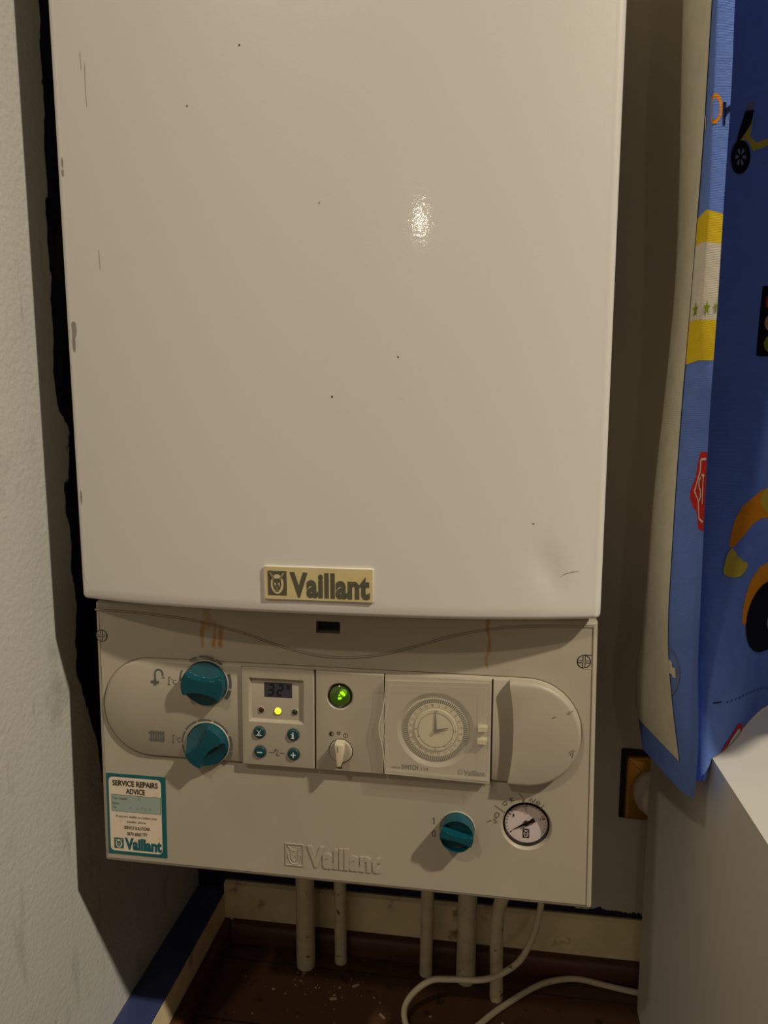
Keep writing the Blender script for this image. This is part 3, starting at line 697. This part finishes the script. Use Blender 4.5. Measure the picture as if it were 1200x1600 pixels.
b.loft(tp, [(-.0042, 0), (-.0036, 0)], PF, M['black']); b.loft(circ(gx, gz, .0022, 24), [(-.0050, 0), (-.0030, .0003)], PF, M['black'])
b.build('needle', gauge, 'black gauge needle pointing lower left')
# handwriting
b = MB(); w = .0003; hx = lambda px, py: (.3870+(px-894)/5.4545*.000505, -.1772-(py-338)/5.4545*.000530)
for s_ in ([(605,342),(636,330),(603,310),(634,292)], [(612,270),(618,285),(638,284),(652,268),(648,250),(630,246),(616,256),(612,270)],
           [(612,182),(660,212),(705,240)], [(548,335),(570,326),(590,316)], [(693,140),(684,158),(700,172),(722,158),(712,138),(693,140)], [(735,100),(752,120),(762,146)], [(742,122),(785,125)], [(742,122),(766,98)],
           [(820,58),(848,85),(862,112),(858,138)], [(868,102),(870,150)], [(870,160),(874,190)], [(916,115),(930,90),(945,128),(968,92)], [(985,112),(975,130),(990,148),(1005,132),(1000,112),(985,112)], [(968,122),(1006,128)], [(1042,140),(1022,165),(1002,188)]):
    b.stroke([tuple(p)[:2] for p in smooth_path([(*hx(*p), 0) for p in s_], 3)], .00048, PF, w, M['pen']); w += .00004
b.build('handwriting', boiler, 'pencilled NO, OK and NO around the gauge')

# service sticker
def ST(u, v, w): return PF(.0143+u*.0564+.0002*v, -.2365+v*.0762, .0003+w)
SX, SZ = .0564, .0762
b = MB(); b.loft([(0,0),(1,0),(1,1),(0,1)], [(-.0002, 0), (.0002, 0)], ST, M['sticker_teal'])
ins = [(p[0]/SX, p[1]/SZ) for p in rrect(.0022, .0030, SX-.0042, SZ-.0030, .004, 5)]; b.poly(ins, ST, .0003, M['paper'])
b.text('SERVICE REPAIRS', .105, .855, .875, .925, ST, .0005, M['ink'], bold=.028); b.text('ADVICE', .33, .762, .655, .828, ST, .0005, M['ink'], bold=.028)
b.rect(.078, .535, .915, .745, ST, .0004, M['ink']); b.rect(.084, .539, .909, .741, ST, .0005, M['paper_blue'])
b.text('Your installer', .10, .684, .36, .720, ST, .0006, M['print']); b.text('Name:', .10, .625, .215, .655, ST, .0006, M['print']); b.text('Tel:', .10, .573, .165, .603, ST, .0006, M['print'])
for x_, z_ in ((.55,.70),(.40,.58),(.52,.575),(.60,.59),(.66,.58),(.74,.585)): b.stroke([(x_-.02, z_-.01), (x_, z_+.025), (x_+.02, z_)], .004, ST, .0006, M['sticker_teal'] if z_ > .6 else M['print'])
b.text('If you are unable to contact your', .155, .456, .85, .495, ST, .0005, M['ink']); b.text('installer, phone', .335, .395, .655, .432, ST, .0005, M['ink'])
b.text('SERVICE SOLUTIONS', .285, .322, .72, .362, ST, .0005, M['ink'], bold=.01); b.text('0870 6060 777', .33, .245, .675, .288, ST, .0005, M['ink'], bold=.01)
hare(b, .105, .075, .265, .205, ST, .0005, M['sticker_teal'], M['paper'], .0001)
b.text('Vaillant', .285, .062, .915, .215, ST, .0005, M['sticker_teal'], bold=.05)
b.build('service_sticker', boiler, 'white service repairs advice sticker with teal border')
# curtain sheet: columns of (z, x, y); s = column number (0 loose edge, 2 seam, 3 fold, 5.. room side)
CUR = [
 [(-0.1472,0.5196,0.0082),(-0.1223,0.5214,0.0093),(-0.0799,0.521,0.0112),(-0.0485,0.5176,0.0126),(0.0034,0.5176,0.0149),(0.0745,0.5172,0.0179),(0.1634,0.5173,0.0216),(0.2307,0.519,0.0242),(0.3093,0.5197,0.0272),(0.405,0.5211,0.0305),(0.4577,0.52,0.0323),(0.7056,0.5217,0.0472)],
 [(-0.1537,0.5217,0.026),(-0.0979,0.5187,0.0266),(-0.054,0.5173,0.027),(0.0313,0.5157,0.0278),(0.0933,0.5138,0.0282),(0.1635,0.5103,0.0286),(0.2315,0.5075,0.029),(0.3102,0.5093,0.0292),(0.4571,0.5069,0.0292),(0.7056,0.5085,0.0384)],
 [(-0.1546,0.521,0.0433),(-0.1074,0.5125,0.044),(-0.0748,0.5076,0.0444),(-0.0347,0.5026,0.0449),(-0.006,0.5017,0.0452),(0.0376,0.5021,0.0457),(0.091,0.5023,0.0462),(0.1636,0.5035,0.0469),(0.2438,0.506,0.0474),(0.3658,0.5087,0.048),(0.4672,0.5093,0.0488),(0.7056,0.5129,0.0648)],
 [(-0.1673,0.5089,0.1355),(-0.1487,0.5044,0.1351),(-0.1144,0.4965,0.1343),(-0.0307,0.5017,0.1322),(0.0812,0.5026,0.1292),(0.164,0.5069,0.1267),(0.2766,0.5123,0.1232),(0.3409,0.5119,0.1209),(0.5044,0.5057,0.1194),(0.7056,0.5085,0.1264)],
 [(-.18,.520,.155),(-.05,.525,.175),(.20,.540,.235),(.78,.545,.252)],
 [(-.15,.5340,.0300),(-.08,.5360,.045),(-.02,.546,.090),(.08,.565,.175),(.20,.583,.255),(.78,.59,.26)],
 [(-.128,.629,.160),(0,.640,.180),(.12,.648,.215),(.25,.655,.262),(.78,.655,.27)],
 [(-.128,.70,.19),(.2,.70,.19),(.78,.70,.20)],
 [(-.128,.755,.0),(.09,.755,.0),(.16,.75,-.10),(.78,.74,-.10)],  # unseen fold, shaped to shade the curtain's inside from the right-hand lamp
 [(-.128,.81,.12),(.78,.80,.12)],
]
CBOT = [(0,-.1490),(1,-.155),(2,-.162),(3,-.1680),(4,-.160),(5,-.145),(5.08,-.1265),(9,-.1265)]
def lerp_tab(tab, t):
    if t <= tab[0][0]: return list(tab[0][1:])
    for a, b in zip(tab, tab[1:]):
        if t <= b[0]:
            k = (t-a[0])/(b[0]-a[0])
            return [p+(q-p)*k for p, q in zip(a[1:], b[1:])]
    return list(tab[-1][1:])
def col_at(i, z):
    i = max(0, min(len(CUR)-1, i))
    acc = [0, 0]; W = 0                                 # soften the column's corners a little
    for d, w in ((-.03,1),(-.015,2),(0,3),(.015,2),(.03,1)):
        p = lerp_tab(CUR[i], z+d); acc[0] += p[0]*w; acc[1] += p[1]*w; W += w
    return acc[0]/W, acc[1]/W
def curtain_pt(s, z):
    i = min(int(s), len(CUR)-2); t = s-i
    p0, p1, p2, p3 = [col_at(j, z) for j in (i-1, i, i+1, i+2)]
    tn = .5 if i >= 4 else .25
    out = []
    for a, b, c, d in zip(p0, p1, p2, p3):
        m1, m2 = (c-a)*tn, (d-b)*tn
        out.append((2*t**3-3*t*t+1)*b+(t**3-2*t*t+t)*m1+(-2*t**3+3*t*t)*c+(t**3-t*t)*m2)
    # slight cloth waviness
    w = .0012*math.sin(9*z+2.1*s)*min(1, max(0, s-2)) 
    return (out[0]+w, out[1]+w*.6, z)
# ------------------------------------------------------------------ pipes and cable
def pipe(path, r, label):
    b = MB(); P = smooth_path(path, 5); b.tube(P, r, M['pipe'], 24, rfun=lambda t: r*(1+.025*math.sin(37*t+r*900)))
    o = b.build('heating_pipe', org=path[0]); tag(o, label, 'pipe', 'cream painted pipes below the boiler'); return o
FZ = -.5598
pipe([(.1246,.262,FZ),(.1250,.262,-.45),(.1256,.261,-.35),(.1262,.260,-.2156)], .0122, 'thick cream painted pipe, furthest left under the boiler')
pipe([(.1690,.275,FZ),(.1688,.274,-.45),(.1690,.273,-.35),(.1692,.272,-.2156)], .0080, 'thin cream painted pipe just right of the leftmost thick one')
pipe([(.2822,.271,FZ),(.2836,.270,-.45),(.2842,.269,-.35),(.2845,.268,-.2156)], .0082, 'thin cream painted pipe in the middle, left of the second thick pipe')
pipe([(.3337,.268,FZ),(.3345,.267,-.45),(.3350,.266,-.35),(.3355,.265,-.2156)], .0122, 'thick cream painted pipe behind the cable, right of the middle')
pipe([(.3725,.244,FZ),(.3715,.244,-.50),(.3712,.244,-.46),(.3740,.246,-.435),(.3830,.249,-.405),(.3860,.251,-.36),(.3860,.251,-.2156)], .0080, 'thin cream painted pipe bending right near its top, furthest right')
b = MB()
cab_path = [(.4230,.22,-.2156),(.4225,.215,-.30),(.4210,.205,-.37),(.4185,.200,-.400),(.4120,.200,-.4335),(.4000,.196,-.460),(.3882,.195,-.474),(.3700,.195,-.4880),(.3520,.195,-.4948),(.3340,.196,-.4975),(.3145,.200,-.5030),(.2960,.202,-.5080),(.2790,.200,-.5200),(.2665,.196,-.5350),(.2635,.190,-.5470),(.2690,.180,-.5560),(.2800,.166,-.5562),(.300,.156,-.5562),(.322,.164,-.5562),(.3400,.184,-.5562),(.3540,.200,-.5562),(.3700,.2180,-.5562),(.3915,.2390,-.5562),(.4160,.2600,-.5555),(.4408,.2745,-.5545),(.4740,.2830,-.5540),(.5100,.2800,-.5562),(.5500,.2740,-.5562),(.62,.27,-.5562)]
b.tube(smooth_path(cab_path, 5), .0036, M['cable'], 12)
tag(b.build('power_cable', org=cab_path[-1]), 'cream cable looping from the boiler down across the wooden floor', 'cable')
# crumbs on the floor
b = MB(); rnd = random.Random(8)
for i in range(85):
    x = .05+.40*rnd.random(); y = .13+.145*rnd.random()
    if i < 40: x = rnd.gauss(.17, .035); y = rnd.gauss(.235, .02)
    r_ = .0006+.0016*rnd.random()**3; a0 = rnd.random()*6
    if not (.03 < x < .53 and y < .283): continue
    b.loft([(x+r_*(.6+.8*rnd.random())*math.cos(a0+k*PI/3), y+r_*(.5+.5*rnd.random())*math.sin(a0+k*PI/3)) for k in range(6)], [(-.56, 0), (-.56+r_*.7, r_*.3)], lambda u, v, w: (u, v, w), M['crumb'])
for x, y, a in ((.196,.237,.6),(.236,.196,-.7),(.172,.213,.2)):
    c, s_ = math.cos(a)*.0045, math.sin(a)*.0045; n0, n1 = -s_*.3, c*.3
    b.loft([(x-c-n0,y-s_-n1),(x+c-n0,y+s_-n1),(x+c+n0,y+s_+n1),(x-c+n0,y-s_+n1)], [(-.56, 0), (-.5585, .0002)], lambda u, v, w: (u, v, w), M['crumb'])
tag(b.build('floor_debris', org=(.25,.2,-.56)), 'plaster crumbs and dust scattered on the floor under the pipes', 'debris', kind='stuff')

# ------------------------------------------------------------------ socket and plug
sock = thing('wall_socket', (.566,.31,-.342), 'brass wall socket on a dark surround beside the white cabinet', 'socket')
b = MB(); b.box(.5205, .6115, .3055, .3098, -.3425, -.2515, M['void'], .001); b.build('surround', sock, 'dark painted edge around the socket')
b = MB(); b.loft(rrect(.5262, -.3395, .6100, -.2580, .003, 4), [(-.3055, 0), (-.2995, 0), (-.2975, .0012), (-.2968, .0035)], FW, M['brass'])
b.build('faceplate', sock, 'worn brass faceplate')
b = MB(); b.loft(circ(.5345, -.2945, .0024, 20), [(-.2968, 0), (-.2955, .0006)], FW, M['brass']); b.stroke([(.5328,-.2935),(.5362,-.2955)], .0006, FW, -.2953, M['void']); b.build('screw', sock)
plug = thing('mains_plug', (.556,.2960,-.2945), 'off-white mains plug pushed into the brass socket', 'plug')
b = MB(); pc = (.5560, -.2960)
shape = [(.0245*math.cos(t)*(1 if abs(math.cos(t)) < .5 else .96), (.0285*math.sin(t) if math.sin(t) < 0 else .024*math.sin(t))) for t in [2*PI*i/40 for i in range(40)]]
shape = [(pc[0]+p[0], pc[1]+p[1]) for p in shape]
b.loft(shape, [(-.2964, .0015), (-.2950, 0), (-.285, 0), (-.281, .001), (-.276, .0035), (-.270, .0045), (-.264, .006), (-.2615, .009)], FW, M['plug']); b.build('plug_body', plug, smooth=60)
for dx_, dz_ in ((0,.010),(-.011,-.010),(.011,-.010)):
    b = MB(); b.box(pc[0]+dx_-.002, pc[0]+dx_+.002, .2958, .2967, pc[1]+dz_-.003, pc[1]+dz_+.003, M['brass']); b.build('pin', plug, 'brass pin')

# ------------------------------------------------------------------ white cabinet at the right
cab = thing('low_cabinet', (.80,.0,-.56), 'low white cabinet at the right edge, curtain hem lying on its top', 'cabinet')
CX0, CX1, CY0, CY1, CT = .542, 1.10, -.32, .250, -.128
b = MB(); b.box(CX0, CX0+.018, CY0+.018, CY1, -.5598, CT-.0031, M['cab']); b.build('side_panel', cab, 'white side panel facing the boiler')
b = MB(); b.box(CX1-.018, CX1, CY0+.018, CY1, -.5598, CT-.0031, M['cab']); b.build('side_panel', cab)
b = MB(); b.box(CX0, CX1, CY0, CY1, CT-.003, CT, M['cab']); b.build('top', cab, 'bright white top board')
b = MB(); b.box(CX0+.018, CX1-.018, CY1-.008, CY1, -.5598, CT-.0031, M['cab']); b.build('back_panel', cab)
for k in range(2):
    b = MB(); b.box(CX0+.001+k*.279, CX0+.278+k*.279, CY0, CY0+.017, -.54, CT-.005, M['cab'], .001); dr = b.build('door', cab)
    b = MB(); b.tube([(CX0+.25+k*.06, CY0-.003, -.30), (CX0+.25+k*.06, CY0-.02, -.30), (CX0+.25+k*.06, CY0-.02, -.38), (CX0+.25+k*.06, CY0-.003, -.38)], .004, M['brass'], 10); b.build('handle', dr)

# ------------------------------------------------------------------ curtain
def cloth(name, rgb, scale=900):
    m = mat(name, rgb, .85, .15, var=(60,.06)); n = NT(m); nt = m.node_tree
    w1 = nt.nodes.new('ShaderNodeTexWave'); w1.wave_type = 'BANDS'; w1.bands_direction = 'Z'; w1.inputs['Scale'].default_value = 420; w1.inputs['Distortion'].default_value = 1.5; w1.inputs['Detail'].default_value = 2
    nt.links.new(n.pos, w1.inputs['Vector'])
    ns = n.noise(1500, 2, (1, 1, 3)); h = n.m('ADD', w1.outputs['Fac'], ns)
    bp = nt.nodes.new('ShaderNodeBump'); bp.inputs['Strength'].default_value = .6; bp.inputs['Distance'].default_value = .0008
    nt.links.new(h, bp.inputs['Height']); nt.links.new(bp.outputs['Normal'], n.b.inputs['Normal'])
    n.mix(n.ramp(ns, .5, .8, 0, .25), tuple(min(255, int(v*1.25+8)) for v in rgb))
    return m
for k, c in dict(c_blue=(102,131,204), c_lining=(218,211,186), c_yellow=(222,190,40), c_white=(214,206,186), c_green=(130,150,20), c_orange=(226,140,24), c_navy=(16,22,62),
                 c_black=(12,13,22), c_red=(196,44,36), c_olive=(196,172,60), c_grey=(120,122,140), c_peach=(190,140,110)).items(): M[k] = cloth('cloth_'+k[2:], c)
NS = [i*.1 for i in range(0, 91)]
def bot(s): return lerp_tab([(a, b_) for a, b_ in CBOT], s)[0]
PTC = {}
def cpt(s, z):
    k = (round(s, 4), round(z, 5))
    if k not in PTC: PTC[k] = Vector(curtain_pt(s, z))
    return PTC[k]
def cnorm(s, z):
    a = cpt(s-.02, z) if s > .02 else cpt(s, z); c_ = cpt(s+.02, z); d = cpt(s, z+.004)-cpt(s, z-.004)
    n_ = (c_-a).cross(d); return n_.normalized()
# the sheet runs C(0) -> fold(3) -> room side; for s<3 the seen side looks towards -x, for s>4 towards the camera
def sheet(s0, s1, zfun, off, m, mb, ds=.1, nz=90, ztop=.78):
    S = [s0+(s1-s0)*i/round((s1-s0)/ds) for i in range(round((s1-s0)/ds)+1)]; vs = []
    for s in S:
        zb_ = zfun(s)
        for j in range(nz+1):
            z = zb_+(ztop-zb_)*j/nz; p = cpt(s, z)
            if off: p = p+cnorm(s, z)*off
            vs.append(p)
    fs = []
    for i in range(len(S)-1):
        for j in range(nz):
            a = i*(nz+1)+j; fs.append([a, a+nz+1, a+nz+2, a+1])
    mb.add(vs, fs, m)
curtain = thing('curtain', (.62,.20,-.128), "child's blue curtain printed with vehicles and signs, cream lining showing", 'curtain')
b = MB(); sheet(0, 9, bot, 0, M['c_blue'], b)
# printed shapes: flat outlines in cloth coordinates, bent onto the sheet
def zmap(z): return .1601+(z-.1601)*(.96-.08*min(1, max(0, (z+.2)/.7)))   # print height on the loose edge
def decal(pts, m, off, cuts=True):
    pts = [(p[0], zmap(p[1]) if p[0] < 3 else p[1]) for p in pts]
    us = .12                                            # metres per column step, for sound proportions
    bm = bmesh.new(); vv = [bm.verts.new((p[0]*us, p[1], 0)) for p in pts]; bm.faces.new(vv)
    bmesh.ops.triangulate(bm, faces=bm.faces[:])
    for ax, lo, hi, st in ((0, 0, 9*us, .1*us), (1, -.2, .8, .012)):
        mn = min(v.co[ax] for v in bm.verts); mxx = max(v.co[ax] for v in bm.verts); k = math.ceil(mn/st)
        while k*st < mxx:
            co = [0, 0, 0]; no = [0, 0, 0]; co[ax] = k*st; no[ax] = 1
            bmesh.ops.bisect_plane(bm, geom=bm.verts[:]+bm.edges[:]+bm.faces[:], plane_co=co, plane_no=no, dist=1e-7); k += 1
    bm.verts.index_update()
    V = [cpt(v.co[0]/us, v.co[1])+SIDE(v.co[0]/us)*cnorm(v.co[0]/us, v.co[1])*off for v in bm.verts]
    b.add(V, [[v.index for v in f.verts] for f in bm.faces], m); bm.free()
def SIDE(s): return SGN[0] if s < 3 else SGN[1]
SGN = [0, 0]
camp = Vector((.3506,-.56,.1601))
for i_, (s_, z_) in enumerate(((1., .1), (5.5, .0))):
    SGN[i_] = 1 if cnorm(s_, z_).dot(camp-cpt(s_, z_)) > 0 else -1
O1, O2, O3, O4 = .0004, .0008, .0012, .0016
def band(z0, z1, m): decal([(0,z0[0]),(1,z0[1]),(2.0,z0[2]),(2.0,z1[2]),(1,z1[1]),(0,z1[0])], m, O1)
band((.300,.303,.304), (.324,.3295,.327), M['c_yellow']); band((.2375,.239,.2395), (.300,.303,.304), M['c_white']); band((.2045,.205,.2025), (.2375,.239,.2395), M['c_yellow'])
def ell(s, z, rs, rz, n_=20, a0=0): return [(s+rs*math.cos(a0+2*PI*i/n_), z+rz*math.sin(a0+2*PI*i/n_)) for i in range(n_)]
def star(s, z, rs, rz): return [(s+(1 if i % 2 == 0 else .42)*rs*math.sin(2*PI*i/10), z+(1 if i % 2 == 0 else .42)*rz*math.cos(2*PI*i/10)) for i in range(10)]
for s_, rs in ((1.45,.24),(.60,.16),(.15,.13)): decal(star(s_, .2480, rs, .0068), M['c_green'], O2)
decal(ell(.80, .4105, .34, .0125), M['c_orange'], O1); decal(ell(.80, .4100, .22, .0088), M['c_blue'], O2)
decal([(.44,.4155),(.31,.4155),(.30,.3965),(.40,.3965)], M['c_navy'], O1); decal([(.33,.4105),(.05,.4135),(.03,.4080),(.22,.4055),(.32,.4030)], M['c_navy'], O2)
decal([(2.0,.414),(1.90,.412),(1.80,.401),(1.90,.400)], M['c_lining'], O1)
decal([(0,.1285),(.66,.1285),(.95,.1155),(1.36,.0955),(1.38,.089),(1.26,.0822),(.90,.0747),(.76,.0634),(0,.0625)], M['c_red'], O1)
def line(pts, ws, wz, m, off):                         # a stroke in cloth coordinates
    for (a, c) in zip(pts, pts[1:]):
        d = Vector(((c[0]-a[0])*.05, c[1]-a[1])).normalized(); nx, nz = -d.y*ws, d.x*wz
        decal([(a[0]-nx, a[1]-nz), (c[0]-nx, c[1]-nz), (c[0]+nx, c[1]+nz), (a[0]+nx, a[1]+nz)], m, off)
line([(.10,.1228),(.58,.1222),(.62,.1120),(1.16,.0945),(.74,.0870),(.62,.0720),(.10,.0700)], .05, .0010, M['c_white'], O2)
line([(.54,.1070),(.66,.1045),(.66,.0990),(.50,.0960),(.50,.0900),(.66,.0870)], .045, .0009, M['c_white'], O3)
line([(.30,.1090),(.28,.0850)], .045, .001, M['c_white'], O3); line([(.42,.1090),(.12,.1090)], .05, .001, M['c_white'], O4)
rn = [(2.0,-.0455),(1.80,-.0475),(1.66,-.0530),(1.58,-.0610),(1.60,-.0710),(1.70,-.0790),(1.84,-.0850),(2.0,-.0878)]
line(rn, .04, .0007, M['c_grey'], O2); decal([(1.99,-.0560),(1.82,-.0580),(1.82,-.0620),(1.70,-.0620),(1.70,-.0710),(1.84,-.0710),(1.84,-.0690),(1.99,-.0690)], M['c_lining'], O2)
# the wide part: excavator arm, glove, wheel, scooter, traffic light, warning sign
decal([(5.305,.0337),(5.325,.0462),(5.378,.0587),(5.466,.070),(5.584,.0772),(5.681,.0834),(5.766,.0862),(5.95,.088),(6.05,.070),(5.95,.058),(5.777,.0578),(5.692,.0572),(5.609,.0537),(5.528,.0472),(5.45,.0406),(5.369,.0347)], M['c_orange'], O1)
decal(ell(5.80, .0745, .11, .0125), M['c_olive'], O2)
decal([(5.305,.0316),(5.266,.0275),(5.244,.0225),(5.22,.0147),(5.237,.0119),(5.339,.0084),(5.444,.0081),(5.502,.0119),(5.531,.0159),(5.522,.0191),(5.465,.0205),(5.445,.0240),(5.400,.0252),(5.385,.0295),(5.335,.0300),(5.330,.0335)], M['c_olive'], O2)
decal([(6.05,.012),(5.92,.0170),(5.794,.0156),(5.692,.0128),(5.587,.0037),(5.527,-.0063),(5.484,-.0188),(5.478,-.0306),(5.505,-.0345),(5.60,-.030),(5.85,-.005),(6.05,-.002)], M['c_orange'], O1)
decal(ell(5.872, -.0350, .345, .0335, 28), M['c_black'], O2); decal(ell(5.895, -.0410, .07, .0085, 14), M['c_grey'], O3)
decal([(5.489,-.1165),(5.56,-.1205),(5.56,-.1262),(5.22,-.1262),(5.30,-.1225)], M['c_red'], O1); decal([(5.484,-.1205),(5.52,-.1225),(5.52,-.1260),(5.32,-.1260),(5.38,-.1228)], M['c_white'], O2)
decal([(5.62,.2209),(5.66,.2940),(6.10,.2945),(6.12,.2190)], M['c_black'], O1)
for z_, mt in ((.2780,'c_red'),(.2560,'c_peach'),(.2335,'c_green')): decal(ell(5.80, z_, .085, .0090, 18), M[mt], O2)
decal([(5.366,.4591),(5.330,.4640),(5.144,.4362),(5.205,.4380),(5.305,.4397),(5.40,.4290),(5.598,.4345),(5.95,.4420),(5.95,.4480),(5.594,.4415),(5.445,.4375),(5.345,.4430)], M['c_olive'], O1)
decal(ell(5.21, .4225, .155, .0165, 24), M['c_black'], O2)
for k in range(6):
    a = k*PI/3; decal([(5.21+.03*math.cos(a-.3), .4225+.0032*math.sin(a-.3)), (5.21+.085*math.cos(a-.25), .4225+.009*math.sin(a-.25)), (5.21+.085*math.cos(a+.25), .4225+.009*math.sin(a+.25)), (5.21+.03*math.cos(a+.3), .4225+.0032*math.sin(a+.3))], M['c_grey'], O3)
decal([(5.247,.4675),(5.377,.4684),(5.341,.4547),(5.222,.4416),(5.130,.4350),(5.150,.4440)], M['c_black'], O2)
decal([(5.281,.475),(5.36,.4775),(5.391,.4747),(5.366,.4690),(5.255,.4690)], M['c_grey'], O1)
line([(5.10,-.0830),(5.22,-.0850)], .02, .0004, M['c_navy'], O1)
for k in range(16): s_ = 5.30+k*.06; line([(s_, -.088-.033*(s_-5.3)*.9), (s_+.015, -.0885-.033*(s_-5.3)*.9)], .02, .0005, M['c_navy'], O1)
sheeto = b.build('printed_cloth', curtain, 'blue cotton printed with vehicles, signs and stripes', smooth=60)
b = MB()
def lz(s): return -.147 if s > 2 else -.147
def lin(s): return lerp_tab([(2,-.1345),(3.4,-.1345),(4.5,-.1345),(5,-.118),(9,-.118)], s)[0]
sheet(2.0, 9, lin, SGN[0]*.0009, M['c_lining'], b)
b.build('lining', curtain, 'plain cream lining on the back of the curtain', smooth=60)

# ------------------------------------------------------------------ camera and light
cam = bpy.data.cameras.new('camera'); co = bpy.data.objects.new('camera', cam); COL.objects.link(co)
yaw, pit = .1473, .1372
co.location = camp; co.rotation_mode = 'XYZ'; co.rotation_euler = (PI/2-pit, 0, yaw)
cam.sensor_fit = 'HORIZONTAL'; cam.sensor_width = 36; cam.lens = 36*1109/1200; cam.clip_start = .01
SC.camera = co
def lamp(name, loc, P, r, rgb):
    l = bpy.data.lights.new(name, 'POINT'); l.energy = P; l.shadow_soft_size = r; l.color = rgb
    o = bpy.data.objects.new(name, l); COL.objects.link(o); o.location = loc; return o
lamp('ceiling_lamp', (2.40,-1.17,2.50), 375, .055, (.97,.87,.71))
lamp('ceiling_lamp', (-.65,-2.05,2.45), 66, .055, (.97,.87,.71))
lamp('distant_lamp', (.30,-3.6,1.22), 8, .030, (1,.88,.68))
wd = bpy.data.worlds.new('room_ambience'); SC.world = wd; wd.use_nodes = True
bg = wd.node_tree.nodes['Background']; bg.inputs[0].default_value = (1,.84,.64,1); bg.inputs[1].default_value = .05
wn, wl = wd.node_tree.nodes, wd.node_tree.links        # added soft fill: the ambience is made brighter towards the front left
tcw = wn.new('ShaderNodeTexCoord'); dt = wn.new('ShaderNodeVectorMath'); dt.operation = 'DOT_PRODUCT'; dt.inputs[1].default_value = Vector((-.64,-.72,.24)).normalized()
wl.new(tcw.outputs['Generated'], dt.inputs[0]); mr = wn.new('ShaderNodeMapRange'); mr.interpolation_type = 'SMOOTHSTEP'
for k_, v_ in (('From Min', .45), ('From Max', 1.0), ('To Min', .036), ('To Max', .37)): mr.inputs[k_].default_value = v_
wl.new(dt.outputs['Value'], mr.inputs['Value']); wl.new(mr.outputs['Result'], bg.inputs[1])
vs_ = SC.view_settings; vs_.view_transform = 'Standard'; vs_.look = 'None'; vs_.exposure = 0; vs_.gamma = 1; vs_.use_curve_mapping = False
